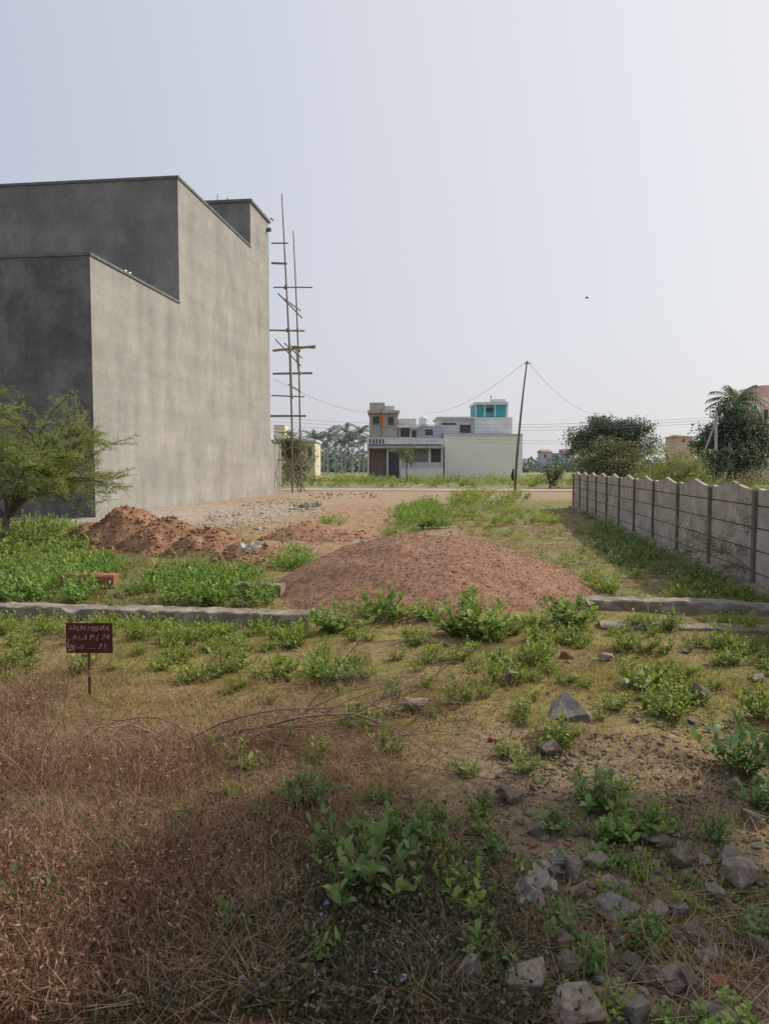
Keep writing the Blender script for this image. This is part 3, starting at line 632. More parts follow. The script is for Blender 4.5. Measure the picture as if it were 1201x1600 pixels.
# ---------- precast compound wall
wx=lambda y:3.68*H/1.65+.125*y
wr_=empty('compound_wall',(wx(2),2,0),'precast concrete compound wall with wavy top running along the right side','wall',rz=-SK)
wj=random.Random(4)
for k in range(15):
    y=.16+k*2.016; tz=wj.uniform(-.015,.02)
    mb=MB(); mb.box(-.07,.06,y-.052,y+.052,-.2,1.33+tz)
    mb.build('post',m_wallpost,wr_)
    if k==14: break
    mb=MB(); jt=MB(); a0=y+.054; a1=y+2.016-.054; z=-.05
    for q in range(4):
        o_=wj.uniform(0,.01)
        mb.box(-.026-o_,.02,a0,a1,z,z+.276); jt.box(-.006,.01,a0,a1,z+.2765,z+.2955); z+=.296
    n=32; bb=len(mb.v)
    for i in range(n+1):
        t=i/n; e=1-abs(2*t-1); hgt=.19+.045*math.cos(e*math.pi*1.0+math.pi)*.0+.11*e**1.7+.03*max(0,1-e*5)
        yy=a0+(a1-a0)*t
        mb.v+=[(-.030,yy,z),(-.030,yy,z+hgt),(.028,yy,z+hgt),(.028,yy,z)]
    for i in range(n):
        for j in range(4): q=bb+i*4; mb.f.append((q+j,q+4+j,q+4+(j+1)%4,q+(j+1)%4))
    mb.f+=[(bb,bb+1,bb+2,bb+3),(bb+n*4+3,bb+n*4+2,bb+n*4+1,bb+n*4)]
    mb.build('panel',m_wallpanel,wr_); jt.build('joint',m_wallpost,wr_)  # dark joint strips stand in for shade in the grooves
MB().box(-.20,.16,-.1,28.5,-.3,.10).build('plinth_beam',m_plinth,wr_)
w2=empty('compound_wall',(16.2,30,0),'pale distant compound wall section seen above the near wavy wall','wall',rz=-SK)
for k in range(7): MB().box(-.1+k*1.9,.1+k*1.9,-.1,.1,-.2,2.0).build('post',m_offwhite,w2)
for k in range(6): MB().box(.1+k*1.9,1.8+k*1.9,-.03,.03,-.2,1.5).build('panel',m_wallpanel,w2)
# ---------- trees
def tree(name,label,base,trunk_h,tr,ells,nclump,nleaf,ls,lm,seed,group=None,sig=.12,cat_='tree',aspect=.5):
    r=np.random.default_rng(seed); root=empty(name,(base[0],base[1],0),label,cat_,group)
    e=np.array(ells,float); vol=e[:,3]*e[:,4]*e[:,5]; idx=r.choice(len(e),nclump,p=vol/vol.sum()); d=r.normal(size=(nclump,3)); d/=np.linalg.norm(d,axis=1)[:,None]
    rad=(.3+.75*r.random(nclump)**.7)[:,None]; c=e[idx,:3]+d*rad*e[idx,3:]
    c[:,2]=np.maximum(c[:,2],.1); size=e[idx,3:].mean(1)*sig*(.5+1.0*r.random(nclump))*2
    Lp=np.repeat(c,nleaf,0)+np.clip(r.normal(size=(nclump*nleaf,3)),-1.7,1.7)*np.repeat(size,nleaf)[:,None]*np.array([1,1,.6])
    Lp[:,2]=np.maximum(Lp[:,2],.02)
    V,Fc,Rn=leaves(Lp,ls,ls*aspect,seed+1,.2,rn=np.repeat(r.random(nclump),nleaf)); mesh_np('crown',V,Fc,lm,root,rnd=Rn)
    mb=MB(); cx=e[:,:3].mean(0); lean=Vector((r.normal()*.1,0,0))
    mb.tube([(0,0,-.2),(lean.x,0,trunk_h*.5),(cx[0]*.3,cx[1]*.3,trunk_h)],[tr,tr*.85,tr*.7],8)
    for i in range(14):
        q=Vector(c[r.integers(nclump)]); s_=Vector((cx[0]*.3,cx[1]*.3,trunk_h*.95)); mid=s_.lerp(q,.5)+Vector((r.normal()*.1,0,.1*trunk_h)); mb.tube([s_,mid,q],[tr*.5,tr*.3,tr*.1],5,False)
    mb.build('trunk',m_bark,root,smooth=True); return root
def pxtree(name,label,D,px0,px1,py0,trunkf,lm,seed,nclump=110,nleaf=45,ls=.3,lobes=5,zb=.25,shp=None,**k):
    a=atd(px0,py0,D); b_=atd(px1,py0,D); w=b_.x-a.x; top=a.z; r=random.Random(seed); cx=(a.x+b_.x)/2; lo=top*zb
    if shp: ells=[(u*w,r.uniform(-.15,.15)*w,lo+(top-lo)*v,ru*w,ru*w,rv*(top-lo)) for u,v,ru,rv in shp]
    else:
        ells=[(0,0,(top+lo)/2,w*.36,w*.36,(top-lo)*.42)]
        for i in range(lobes):
            u=r.uniform(-.3,.3)*w; hz=r.uniform(.55,.85); rz=(top-lo)*.22; ells.append((u,r.uniform(-.25,.25)*w,min(lo+(top-lo)*hz,top-rz*1.05),w*.2,w*.2,rz))
    return tree(name,label,(cx,D),top*trunkf,max(.05,w*.03),ells,nclump,nleaf,ls,lm,seed,**k)
def acacia():
    base=at(12,852); root=empty('acacia_tree',(base.x,base.y,gz(base.x,base.y)),'feathery thorny acacia at the left edge before the grey building','tree')
    r=random.Random(77); mb=MB(); tips=[]
    def grow(p,d,L,rad,lv):
        pts=[p]; n=6
        for i in range(n):
            d=(d+Vector((r.gauss(0,.16),r.gauss(0,.16),r.gauss(0,.1)-(.04 if lv>1 else 0)))).normalized(); p=p+d*L/n; pts.append(p)
            if lv<3 and i>=1:
                for _ in range(2 if lv>0 and i!=3 else 1):
                    nd=(d+Vector((r.gauss(0,.8),r.gauss(0,.8),r.gauss(.12,.35)))).normalized(); grow(p,nd,L*r.uniform(.42,.64),rad*.5,lv+1)
        mb.tube(pts,[rad*(1-.75*i/n) for i in range(n+1)],5 if lv<2 else 3,False)
        if lv>=2: tips.append((pts,lv))
    for a,t,l in ((1.3,.95,1.9),(.2,.85,2.0),(-.5,1.0,1.8),(2.6,.8,1.9),(4.0,.9,1.7),(3.3,.7,1.9),(.05,.68,1.9),(5.4,.8,1.5),(.6,1.1,2.0),(2.2,1.1,2.1),(-.2,1.2,1.9)):
        grow(Vector((0,0,.55)),Vector((math.cos(a)*math.cos(t),math.sin(a)*math.cos(t),math.sin(t))),l,.045,1)
    mb.tube([(0.02,0,-.2),(-.03,0,.25),(0,0,.65)],[.10,.085,.07],8)
    mb.build('trunk',m_bark,root,smooth=True)
    C=[];D=[];Rn=[]
    for pts,lv in tips:
        tr_=r.random()
        if r.random()<.27: continue
        for i in range(0,len(pts)-1):
            d=(pts[i+1]-pts[i])
            for k in range(5):
                q=pts[i]+d*r.random(); side=Vector((r.gauss(0,1),r.gauss(0,1),r.gauss(0,.5))).normalized()
                for m_ in range(4): C.append(q+side*(.01+.024*m_)); D.append(d.normalized()*.6+side*.5); Rn.append(tr_*.6+.2)
    C=np.array([tuple(c) for c in C]); D=np.array([tuple(c) for c in D])
    V,Fc,Rn=leaves(C,.045,.013,78,.1,rn=np.array(Rn),dirs=D); mesh_np('crown',V,Fc,l_aca,root,rnd=Rn); print('acacia leaves',len(C))
acacia()
DOME=[(-.30,.48,.20,.26),(-.08,.66,.20,.32),(.16,.62,.20,.30),(.34,.42,.17,.24),(.0,.35,.28,.26),(-.38,.30,.12,.16)]
pxtree('broadleaf_tree','dark rounded tree rising behind the far end of the compound wall',95,886,1022,644,.4,l_far1,201,230,80,.30,7,.2,DOME,sig=.16)
pxtree('bush','olive brown bush mass left behind the compound wall',58,900,1008,678,.3,l_far2,202,170,60,.2,5,.05,[(-.3,.4,.2,.35),(0,.6,.2,.35),(.28,.5,.2,.35),(.1,.3,.35,.3)],cat_='bush',sig=.16)
pxtree('bush','yellowish green feathery bush behind the compound wall',36,990,1116,686,.3,l_far3,203,170,60,.13,5,.05,[(-.32,.35,.18,.32),(-.1,.65,.18,.3),(.18,.5,.2,.34),(.38,.3,.14,.26),(0,.3,.38,.3)],cat_='bush',aspect=.25,sig=.18)
pxtree('broadleaf_tree','dense green tree with a palm above it near the salmon building',60,1080,1206,624,.4,l_far1,204,230,80,.24,7,.15,[(-.3,.42,.19,.26),(-.05,.68,.18,.30),(.2,.6,.2,.32),(.36,.4,.15,.3),(.05,.3,.36,.28)],sig=.16)
pxtree('bush','small dark bush beside the utility pole behind the wall',48,1085,1140,696,.3,l_far1,205,60,40,.2,3,.05,cat_='bush')
pxtree('young_tree','small green tree in front of the white two-storey house',80,618,654,694,.6,l_far2,206,26,22,.25,4,.35,sig=.2)
pxtree('bush','green bush growing behind the bamboo scaffold',56,438,486,672,.3,l_far2,207,90,40,.2,6,.02,cat_='bush',sig=.2)
pxtree('bush','low brown dry shrub beside the road right of the bamboo pole',57,836,880,732,.2,l_far2,208,50,26,.16,4,.02,cat_='bush',sig=.2)
def bare_bush(name,label,cat_,base,stems,m,seed,leafm=None,p_=.75):
    r=random.Random(seed); root=empty(name,base,label,cat_); mb=MB(); tips=[]
    def grow(p,d,L,rad,lv,droop):
        pts=[p]; n=9
        for i in range(n):
            d=(d+Vector((r.gauss(0,.18),r.gauss(0,.18),r.gauss(0,.14)-droop))).normalized(); p=p+d*L/n
            if p.z<.0: p.z=.01; d.z=abs(d.z)*.3
            pts.append(p.copy())
            if lv<3 and i>0 and r.random()<p_:
                nd=(d+Vector((r.gauss(0,.7),r.gauss(0,.7),r.gauss(0,.35)))).normalized(); grow(p.copy(),nd,L*r.uniform(.25,.55),rad*.5,lv+1,droop*.6)
        mb.tube(pts,[max(.0011,rad*(1-.8*i/n)) for i in range(n+1)],4,False); tips.append(pts)
    for (x,y,z,dx,dy,dz,L,rad,dr) in stems: grow(Vector((x,y,z)),Vector((dx,dy,dz)).normalized(),L,rad,1,dr)
    mb.build('branches',m,root,smooth=True)
    if leafm:
        C=[]
        for pts in tips:
            for q in pts[2:]:
                for k in range(2): C.append(tuple(q+Vector((r.gauss(0,.02),r.gauss(0,.02),r.gauss(0,.02)))))
        V,Fc,Rn=leaves(np.array(C),.03,.014,seed,.1); mesh_np('leaves',V,Fc,leafm,root,rnd=Rn)
def rstems(n,sx,sy,L0,L1,seed,ux=0,dz=.8,dr=.035):
    r=random.Random(seed); return [(r.uniform(-sx,sx),r.uniform(-sy,sy),0,r.gauss(ux,.6),r.gauss(0,.5),dz*r.uniform(.5,1.3),r.uniform(L0,L1),r.uniform(.0025,.0045),dr*r.uniform(.5,1.6)) for _ in range(n)]
p=at(300,1165); bare_bush('bare_branch','long bare thorny branch sprawling over the centre left scrub','branch',(p.x,p.y,gz(p.x,p.y)),
 [(-.05,0,.02,.8,-.25,.25,1.6,.013,.03),(0,0,.05,1,.15,.5,1.7,.007,.06),(.1,-.1,.05,1,.35,.42,1.9,.006,.055),(0,0,.05,-.8,.2,.5,1.1,.006,.05),(.3,-.15,.05,1,.0,.45,1.5,.006,.06),(.5,-.2,.03,.7,.3,.6,1.2,.005,.07),(-.1,0,0,-.5,-.5,.4,1.0,.006,.05),(.4,.2,.05,1,.05,.5,1.6,.005,.07),(.6,.3,.02,.9,.2,.5,1.5,.005,.06)],m_twig,301)
p=at(60,1330); bare_bush('dry_bush','tangle of reddish bare stems at the left edge foreground','dry bush',(p.x,p.y,gz(p.x,p.y)),rstems(13,.35,.5,.5,.85,11,.25),m_twig_red,302,None,.5)
p=at(230,1270); bare_bush('dry_bush','low arching red stems between the sign and the dark herbs','dry bush',(p.x,p.y,gz(p.x,p.y)),rstems(12,.45,.6,.4,.8,12,.1,.7,.05),m_twig_red,303,None,.5)
p=at(130,1180); bare_bush('dry_bush','reddish twig tangle just in front of the sign post','dry bush',(p.x-.3,p.y,gz(p.x,p.y)),rstems(9,.5,.4,.35,.6,13,.1,.7,.05),m_twig_red,306,None,.5)
p=at(1195,915); bare_bush('thorn_bush','thin thorny brown bush against the near end of the compound wall','bush',(p.x,p.y-.2,0),
 [(0,0,0,-.3,.1,1,1.3,.009,.02),(0,0,0,-.7,-.1,.8,1.3,.008,.03),(0,0,0,.1,.2,1,1.3,.009,.02),(0,0,.1,-.6,.2,.5,1.2,.007,.02),(.1,0,.2,-.4,0,1,1.2,.007,.03)],m_twig,304,l_far2)
p=at(60,850); bare_bush('thorn_bush','small bare shrub sticking up in the left weeds','bush',(p.x,p.y-3,0),
 [(0,0,0,-.3,.1,1,.9,.007,.02),(0,0,0,.6,-.1,.8,.9,.006,.03),(0,0,0,.1,.2,1,.8,.006,.02)],m_twig,305)
tree('shadow_tree','unseen leafy tree added beyond the compound wall to shade the foreground',(6.0,6.3),3.8,.1,[(0,0,5.2,.95,.75,.5),(-.5,-.4,5.15,.6,.55,.42),(.5,-.1,5.2,.7,.6,.45)],230,75,.12,l_weed_c,410)  # added out of view to cast the foreground shadow
# palms
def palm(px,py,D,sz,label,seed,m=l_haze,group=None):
    t=atd(px,py,D); r=random.Random(seed); root=empty('palm_tree',(t.x,t.y,0),label,'palm tree',group)
    hgt=t.z-sz*.35; MB().tube([(0,0,-.2),(r.uniform(-.2,.2),0,hgt*.5),(0,0,hgt)],[.16,.13,.11],6).build('trunk',m_bark if m is not l_haze else m_pole,root)
    Vs=[];Fs=[]
    for i in range(16):
        a=i*2.4+r.random(); el=r.uniform(-.2,1.1); L=sz*r.uniform(.8,1.1); pts=[]
        d=Vector((math.cos(a)*math.cos(el),math.sin(a)*math.cos(el),math.sin(el))); q=Vector((0,0,hgt))
        for k in range(7): pts.append(q.copy()); q=q+d*L/6; d=(d+Vector((0,0,-.22))).normalized()
        for k in range(6):
            dd=(pts[k+1]-pts[k]).normalized(); sd=dd.cross(Vector((0,0,1))).normalized()
            for s_ in (-1,1):
                for u in (0,.5):
                    o=pts[k].lerp(pts[k+1],u); tip=o+sd*s_*sz*.26*(1-abs(k-2.5)/5)+dd*sz*.12-Vector((0,0,sz*.12)); bq=len(Vs)
                    Vs+=[tuple(o),tuple(o+dd*sz*.07),tuple(tip+dd*.03),tuple(tip)]; Fs.append((bq,bq+1,bq+2,bq+3))
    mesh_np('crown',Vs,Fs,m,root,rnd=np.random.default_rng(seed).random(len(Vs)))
PL='hazy coconut palm, one of the row left of the far white house'
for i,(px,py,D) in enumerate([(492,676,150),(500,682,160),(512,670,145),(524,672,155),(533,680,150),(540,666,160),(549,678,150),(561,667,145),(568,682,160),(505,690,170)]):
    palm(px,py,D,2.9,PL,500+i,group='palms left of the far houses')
palm(1150,612,66,2.6,'palm crown rising above the dense tree at the right',520,l_far1)
r=np.random.default_rng(600); C=[];Rn=[]
for i in range(460):
    px=r.uniform(380,1250) if i<380 else r.uniform(470,575); D=r.uniform(190,300); q=atd(px,728,D); h=r.uniform(2.5,6.0)*(1.25 if px<570 else .75)
    n=55; s_=r.uniform(2,4); C.append(np.stack([q.x+r.normal(size=n)*s_,D+r.normal(size=n)*s_,np.abs(r.normal(size=n))*h*.45+.2],1)); Rn+=[r.random()]*n
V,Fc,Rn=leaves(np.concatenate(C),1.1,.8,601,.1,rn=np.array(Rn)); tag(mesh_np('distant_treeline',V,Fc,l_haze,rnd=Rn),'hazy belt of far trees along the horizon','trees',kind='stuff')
# ---------- far houses
D=85.0; b0=atd(632,750,D)
h=empty('village_house',(b0.x,D,0),'grey and white two-storey house with unfinished upper room and dark shopfront','house')
def hp(name,p0,p1,q0,q1,y,dep,m,par=None): return MB().pbox(p0,p1,q0,q1,y,dep).build(name,m,par or h,W=True)
hp('ground_floor',574,692,694,752,D,9,m_offwhite)
hp('parapet',573,693,684,694,D-.5,.5,m_white)
for k in range(5): hp('parapet_slot',577+k*5,579.5+k*5,686,693,D-.54,.05,m_dark)
hp('upper_room',577,621,645,684,D+1,6,m_concrete)
hp('roof_slab',574,624,641,645,D+.3,7.5,m_concrete)
hp('roof_room',577,601,629,641,D+2,4,m_concrete)
hp('roof_room',601,616,634,641,D+1.6,3,m_offwhite)
hp('window',582,592,651,663,D+.95,.1,m_dark); hp('window',606,615,652,664,D+.95,.1,m_dark)
hp('flag',596,599,648,668,D+.3,.03,m_flag); MB().tube([atd(595.5,640,D+.31),atd(595.5,684,D+.31)],.04,5).build('flag_pole',m_post,h,W=True)
hp('stair_block',622,650,654,684,D+2,5,m_offwhite); hp('balcony_slab',620,655,664,668,D+.6,2.2,m_white)
hp('balcony_opening',626,640,669,683,D+1.95,.1,m_dark); hp('balcony_opening',643,650,672,684,D+1.95,.1,m_dark)
hp('rear_room',650,690,665,684,D+3,5,m_blue)
hp('window',664,676,671,680,D+2.95,.1,m_dark)
for a in (624,634,645): hp('balcony_post',a,a+1.2,655,664,D+.65,.1,m_white)
hp('shop_shutter',577,604,702,744,D-.06,.1,m_shut); hp('gate',606,623,706,746,D-.06,.1,m_dark)
hp('window',640,668,702,722,D-.06,.1,m_dark); hp('window',673,688,702,722,D-.06,.1,m_dark)
for a in (574,604,624,637,670,689): hp('pillar',a,a+2.4,694,752,D-.25,.24,m_white)
hp('canopy',573,693,697,700,D-1.1,.84,m_blue)
hp('front_wall',626,692,732,752,D-2.2,.2,m_white)
for k in range(10): hp('railing_bar',641+k*2.8,641.6+k*2.8,702,722,D-.12,.05,m_white)
p=atd(661,656,D+3); MB().lathe((p.x,p.y,p.z-.6),[(.5,0),(.52,.1),(.5,.2),(.53,.3),(.5,.45),(.52,.6),(.5,.75),(.3,.95),(.12,1.02),(.1,1.1)],14).build('water_tank',m_white,h,W=True)
D2=86.0; c=empty('cream_building',(atd(750,750,D2).x,D2,0),'long low building with blank cream side wall and white upper floor','building')
def cp(name,p0,p1,q0,q1,y,dep,m): return MB().pbox(p0,p1,q0,q1,y,dep).build(name,m,c,W=True)
cp('side_wall',694,816,680,752,D2,12,m_cream); cp('coping',693,817,677.5,680,D2-.15,12.3,m_offwhite)
cp('upper_floor',684,741,654,677,D2+3,6,m_white); cp('upper_floor',741.3,800,652,677,D2+1.8,7,m_white)
cp('eave',682,742,651,654,D2+2.4,7,m_offwhite); cp('window',718,735,664,676,D2+2.94,.1,m_dark); cp('window',690,712,661,664,D2+2.94,.1,m_dark)
cp('stair_room',742,793,632,651.5,D2+3,5,m_teal); cp('roof_slab',741,794,628,632,D2+2.7,5.6,m_white)
for a in (742,756,772,790): cp('white_band',a,a+2.2,632.3,651.4,D2+2.92,.06,m_white)
cp('window',759,770,637,644,D2+2.93,.06,m_dark); cp('tank_block',770,790,623.5,627.8,D2+3.5,2,m_white); cp('chimney_post',766,767.5,618,627.8,D2+3.5,.15,m_concrete)
y_=empty('yellow_house',(atd(465,750,92).x,92,0),'pale yellow house partly hidden behind the bamboo scaffold','house')
MB().pbox(425,492,690,752,92,8).build('wall',m_yellow,y_,W=True); MB().pbox(423,494,686.5,690,91.6,9).build('roof_slab',m_offwhite,y_,W=True)
MB().pbox(428,445,664,686,94,4).build('upper_room',m_yellow,y_,W=True); MB().pbox(481,487,698,712,91.95,.1).build('window',m_dark,y_,W=True); MB().pbox(459,467,698,712,91.95,.1).build('window',m_dark,y_,W=True)
sb=empty('salmon_house',(atd(1230,740,72).x,72,0),'salmon painted two-storey house at the far right edge','house')
MB().pbox(1158,1330,682,760,72,10).build('lower_storey',m_salmon,sb,W=True); MB().pbox(1186,1330,628,682,72.8,9).build('upper_storey',m_salmon,sb,W=True)
MB().pbox(1189,1215,602,628,74,5).build('roof_room',m_salmon,sb,W=True); MB().pbox(1156,1332,679,682,71.6,1).build('ledge',m_white,sb,W=True); MB().pbox(1193,1199,640,655,72.74,.1).build('window',m_dark,sb,W=True)
MB().pbox(1166,1176,690,704,71.94,.1).build('window',m_dark,sb,W=True)
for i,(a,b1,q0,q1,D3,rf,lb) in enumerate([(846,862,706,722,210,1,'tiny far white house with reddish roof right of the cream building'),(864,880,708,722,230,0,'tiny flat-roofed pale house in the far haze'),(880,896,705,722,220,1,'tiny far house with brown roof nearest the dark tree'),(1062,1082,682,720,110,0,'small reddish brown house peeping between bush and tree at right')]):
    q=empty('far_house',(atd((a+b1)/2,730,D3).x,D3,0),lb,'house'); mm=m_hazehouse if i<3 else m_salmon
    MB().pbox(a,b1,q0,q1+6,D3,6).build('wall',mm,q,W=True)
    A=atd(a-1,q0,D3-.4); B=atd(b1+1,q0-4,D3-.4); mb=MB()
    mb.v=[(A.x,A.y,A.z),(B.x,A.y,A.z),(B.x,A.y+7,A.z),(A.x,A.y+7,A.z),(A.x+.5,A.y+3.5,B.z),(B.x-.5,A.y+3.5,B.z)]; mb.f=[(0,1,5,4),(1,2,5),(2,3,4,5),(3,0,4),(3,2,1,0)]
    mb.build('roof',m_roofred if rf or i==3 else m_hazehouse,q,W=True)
    MB().pbox(a+4,a+7,q0+4,q0+9,D3-.05,.1).build('window',m_dark,q,W=True)
# ---------- poles and wires
pb=at(803,776); q=empty('bamboo_pole',(pb.x,pb.y,0),'tall crooked bamboo pole leaning right, carrying wires','pole')
top=atd(823,564,pb.y)
MB().tube([pb+Vector((0,0,-.3)),atd(807,715,pb.y),atd(813,650,pb.y),atd(817,612,pb.y),top],[.075,.07,.055,.045,.035],7).build('shaft',m_bark,q,W=True)
MB().tube([top+Vector((-.12,0,-.15)),top+Vector((.16,0,-.12))],.03,5).build('crosspiece',m_bark,q,W=True)
MB().tube([(pb.x-.09,pb.y-.02,.85),(pb.x-.12,pb.y-.04,1.1),(pb.x-.07,pb.y-.03,1.5)],[.05,.09,.04],7).build('cloth_wrap',m_soot,q,W=True)
up_=empty('utility_pole',(atd(1118,740,50).x,50,0),'pale concrete utility pole with slanted stay above the compound wall','pole')
MB().tube([(up_.location.x,50,-.2),atd(1118,642,50)],[.13,.09],8).build('shaft',m_pole,up_,W=True)
MB().tube([atd(1096,716,50.4),atd(1117,660,50.1)],.06,6).build('stay',m_pole,up_,W=True)
MB().tube([atd(1108,652,50),atd(1128,652,50)],.05,6).build('crossarm',m_pole,up_,W=True)
for a in (1109,1118,1127): p=atd(a,651,50); MB().lathe((p.x,p.y,p.z),[(.05,0),(.09,.05),(.05,.1),(.08,.15),(.03,.22)],8).build('insulator',m_offwhite,up_,W=True)
def wire(label,p0,p1,sag,r_=.012,m=m_wire,group=None,n=24):
    p0=Vector(p0);p1=Vector(p1); pts=[p0.lerp(p1,i/n)-Vector((0,0,sag*4*(i/n)*(1-i/n))) for i in range(n+1)]
    o=MB().tube(pts,r_,4).build('overhead_wire',m); tag(o,label,'wire',group)
wire('sagging wire from the bamboo pole top down to the far white house',top,atd(665,645,84),.8,.010)
wire('sagging wire from the bamboo pole top off toward the right trees',top,atd(955,642,70),1.2,.010)
wire('thin cable from the grey building corner to the far white house',atd(428,592,46),atd(578,644,84),.5,.012)
for i in range(5):
    wire('thin distant power line, one of several stretched level behind the bamboo pole',atd(300,640+i*6,72),atd(1118,652+i*4,50.1) if i<3 else atd(1300,676+i*3,60),.9,.009,m_wire_far,'distant power lines',40)
# bird
q=atd(916,466,60); bd=empty('bird',tuple(q),'tiny dark bird flying high in the empty sky','bird')
MB().tube([(-.16,0,0),(-.08,0,.02),(.05,0,.02),(.14,0,.03),(.19,0,.02)],[.01,.04,.045,.03,.005],8).build('body',m_bird,bd,smooth=True)
for s_ in (-1,1):
    mb=MB(); mb.v=[(-.05,0,.04),(.06,0,.04),(.04,s_*.16,.10),(-.05,s_*.16,.10),(-.06,s_*.32,.05)]; mb.f=[(0,1,2,3),(3,2,4)]; mb.build('wing',m_bird,bd)
# ---------- sign
sp=at(140,1092); sz_=gz(sp.x,sp.y); sg=empty('plot_sign',(sp.x,sp.y,sz_),'small dark red metal plot sign on a thin rusty post','sign')
Yd=sp.y; A=atd(105,1020,Yd); B=atd(176.5,973,Yd)
mb=MB(); mb.box(A.x-sp.x,B.x-sp.x,-.012,-.004,A.z-sz_,B.z-sz_); sgp=mb.build('board',m_sign,sg)
bv=sgp.modifiers.new('b','BEVEL'); bv.width=.002
MB().tube([(0,.006,-.15),(.004,.006,A.z-sz_+.02),(.004,.006,B.z-sz_-.02)],.011,6).build('post',m_post,sg)
cxs=(A.x+B.x)/2-sp.x; hh=B.z-A.z
def text(s,zc,w,hgt,sh=.15,rt=0,dx=0):
    cu=bpy.data.curves.new('t','FONT'); cu.body=s; cu.align_x='CENTER'; cu.align_y='CENTER'; cu.size=1; cu.offset=.008; cu.extrude=.01; cu.shear=sh
    o=bpy.data.objects.new('t',cu); colx.objects.link(o); bpy.context.view_layer.update()
    me=bpy.data.meshes.new_from_object(o.evaluated_get(bpy.context.evaluated_depsgraph_get())); d=o.dimensions.copy(); bpy.data.objects.remove(o)
    me.transform(Matrix.Diagonal((w/d.x,hgt/max(.01,d.y),.1,1)))
    for v in me.vertices:
        n=noise.noise_vector(Vector((v.co.x*45,v.co.y*45,len(s)))); v.co.x+=n.x*.0008; v.co.y+=n.y*.0012+noise.noise(Vector((v.co.x*14,3,len(s))))*.005
    me.transform(Matrix.Rotation(R(rt),4,'Z')); me.transform(Matrix.Rotation(R(90),4,'X')); me.transform(Matrix.Translation((cxs+dx,-.0145,zc)))
    me.name='lettering'; link('lettering',me,m_letter,sg)
zt=A.z-sz_
text('ARUN MISHRA',zt+hh*.82,.29,.036,.1,-1); text('94./I P { 74',zt+hh*.52,.26,.046,.2,1.5,.01); text('3:-9 .... 71',zt+hh*.21,.25,.036,.1,1.5,-.005)
# ---------- plastic scraps
def scrap(px,py,w,hh,label,seed,m=m_plastic,z=0,upright=.6):
    p=at(px,py,z); r=np.random.default_rng(seed); n=26; s=w/FP*p.y
    U,Vv=np.meshgrid(np.linspace(-.5,.5,n),np.linspace(-.5,.5,n)); Z=.6*np.abs(vn(U*5,Vv*5,seed)-.5)*2+.3*vn(U*11,Vv*11,seed+1)
    U2=U+.22*(vn(U*6,Vv*6,seed+2)-.5)*2; V2=Vv+.22*(vn(U*6,Vv*6,seed+3)-.5)*2
    k=hh/w; Pt=np.stack([U2*s,V2*s*.8,(Z*.45+(Vv+.5)*upright*k)*s],-1).reshape(-1,3)
    i=np.arange(n-1)[:,None]; j=np.arange(n-1)[None,:]
    Fc=np.stack([i*n+j,i*n+j+1,(i+1)*n+j+1,(i+1)*n+j],-1)
    edge=((np.abs(U[:-1,:-1])+np.abs(Vv[:-1,:-1])+.45*vn(U[:-1,:-1]*8,Vv[:-1,:-1]*8,seed+4))<.85); Fc=Fc[edge]
    o=mesh_np('plastic_scrap',Pt,Fc.reshape(-1,4),m,rnd=.5*vn(U*3,Vv*3,seed+5).ravel()+.5*r.random(n*n)*.4,smooth=True); o.location=(p.x,p.y,z if z else gz(p.x,p.y)); tag(o,label,'plastic scrap')
scrap(838,1402,60,60,'crumpled dusty plastic sheet lying among the right foreground stones',701,m_plastic2,upright=.8)
scrap(874,1352,46,28,'smaller dusty plastic scrap lying just above the crumpled sheet',702,m_plastic2)
scrap(1108,1486,52,20,'whitish plastic scrap in the lower right rubble',703,m_plastic2,upright=.2)
scrap(395,866,34,22,'white plastic bag on the right end of the soil heap',704,z=.34)
scrap(568,852,22,8,'white scrap at the crest behind the gravel heap left',705,z=.1)
scrap(948,908,16,20,'white scrap standing in weeds right of the gravel heap',706)
scrap(336,812,18,10,'white scrap on the ground by the building foot',707)
scrap(478,797,38,14,'pale flattened sacks dumped near the scaffold foot',708,upright=.2)
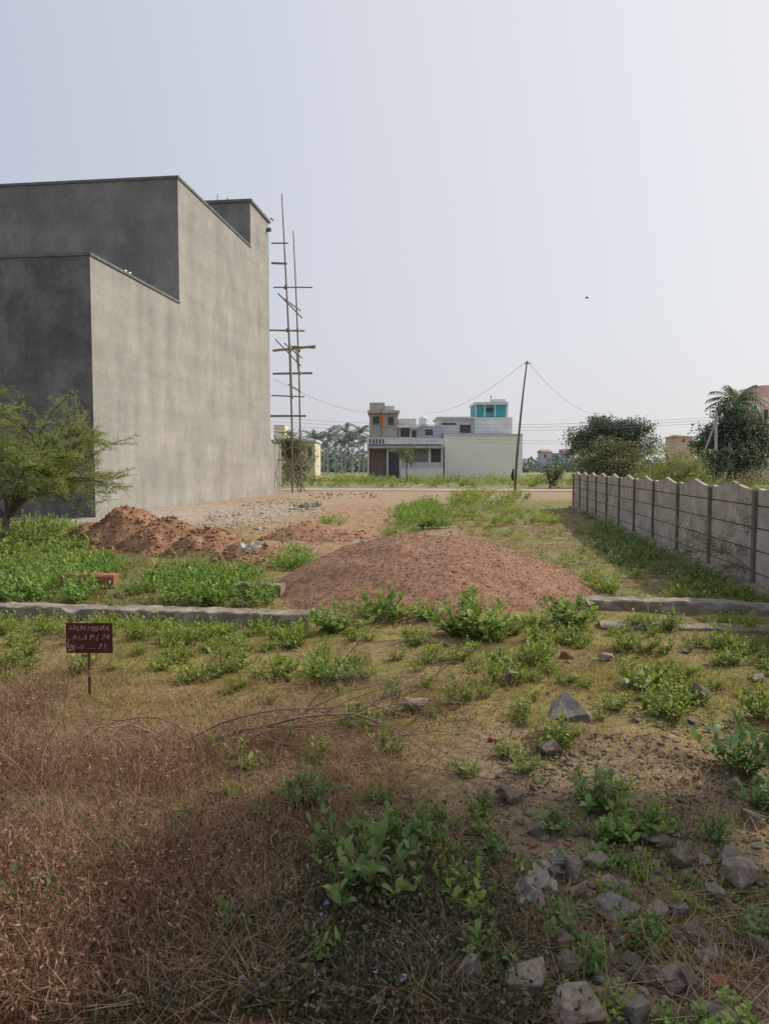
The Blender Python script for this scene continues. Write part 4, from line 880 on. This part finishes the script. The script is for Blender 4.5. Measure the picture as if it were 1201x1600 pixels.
# ---------- camera, light, sky
cam=bpy.data.cameras.new('camera'); co=bpy.data.objects.new('camera',cam); colx.objects.link(co); co.location=(0,0,H)
co.rotation_euler=(R(90)+PITCH,0,0); cam.sensor_fit='VERTICAL'; cam.sensor_height=36; cam.lens=36*FP/1600; cam.clip_end=6000; cam.clip_start=.05; sc.camera=co
EL=R(38); AZ=R(60)
S=Vector((math.cos(EL)*math.sin(AZ),math.cos(EL)*math.cos(AZ),math.sin(EL)))
sl=bpy.data.lights.new('sun','SUN'); sl.energy=3.8; sl.angle=R(1.0); sl.color=(1,.93,.80); so=bpy.data.objects.new('sun',sl); colx.objects.link(so); so.rotation_euler=S.to_track_quat('Z','Y').to_euler()
w=bpy.data.worlds.new('World'); sc.world=w; w.use_nodes=True; t=w.node_tree; bg=t.nodes['Background']
sky=t.nodes.new('ShaderNodeTexSky'); sky.sky_type='NISHITA'; sky.sun_disc=False; sky.sun_elevation=EL; sky.sun_rotation=AZ; sky.dust_density=3; sky.air_density=1.2
tc=t.nodes.new('ShaderNodeTexCoord'); sx=t.nodes.new('ShaderNodeSeparateXYZ'); t.links.new(tc.outputs['Generated'],sx.inputs[0])
hz=ramp(t,sx.outputs['Z'],[(.63,.63,.68),(.61,.64,.73),(.54,.60,.71),(.58,.61,.68)],[0,.16,.5,1])
dt=t.nodes.new('ShaderNodeVectorMath'); dt.operation='DOT_PRODUCT'; t.links.new(tc.outputs['Generated'],dt.inputs[0]); dt.inputs[1].default_value=tuple(S)
mr=t.nodes.new('ShaderNodeMapRange'); t.links.new(dt.outputs['Value'],mr.inputs[0]); mr.inputs[1].default_value=.25; mr.inputs[2].default_value=1.0
hz2=mix(t,hz,(.92,.92,.94),mr.outputs[0])
sk=t.nodes.new('ShaderNodeVectorMath'); sk.operation='SCALE'; sk.inputs['Scale'].default_value=10.0; t.links.new(hz2,sk.inputs[0])
fin=mix(t,sk.outputs[0],sky.outputs[0],.13)
t.links.new(fin,bg.inputs[0]); bg.inputs[1].default_value=.1
sc.view_settings.view_transform='Standard'; sc.view_settings.look='None'; sc.view_settings.exposure=0
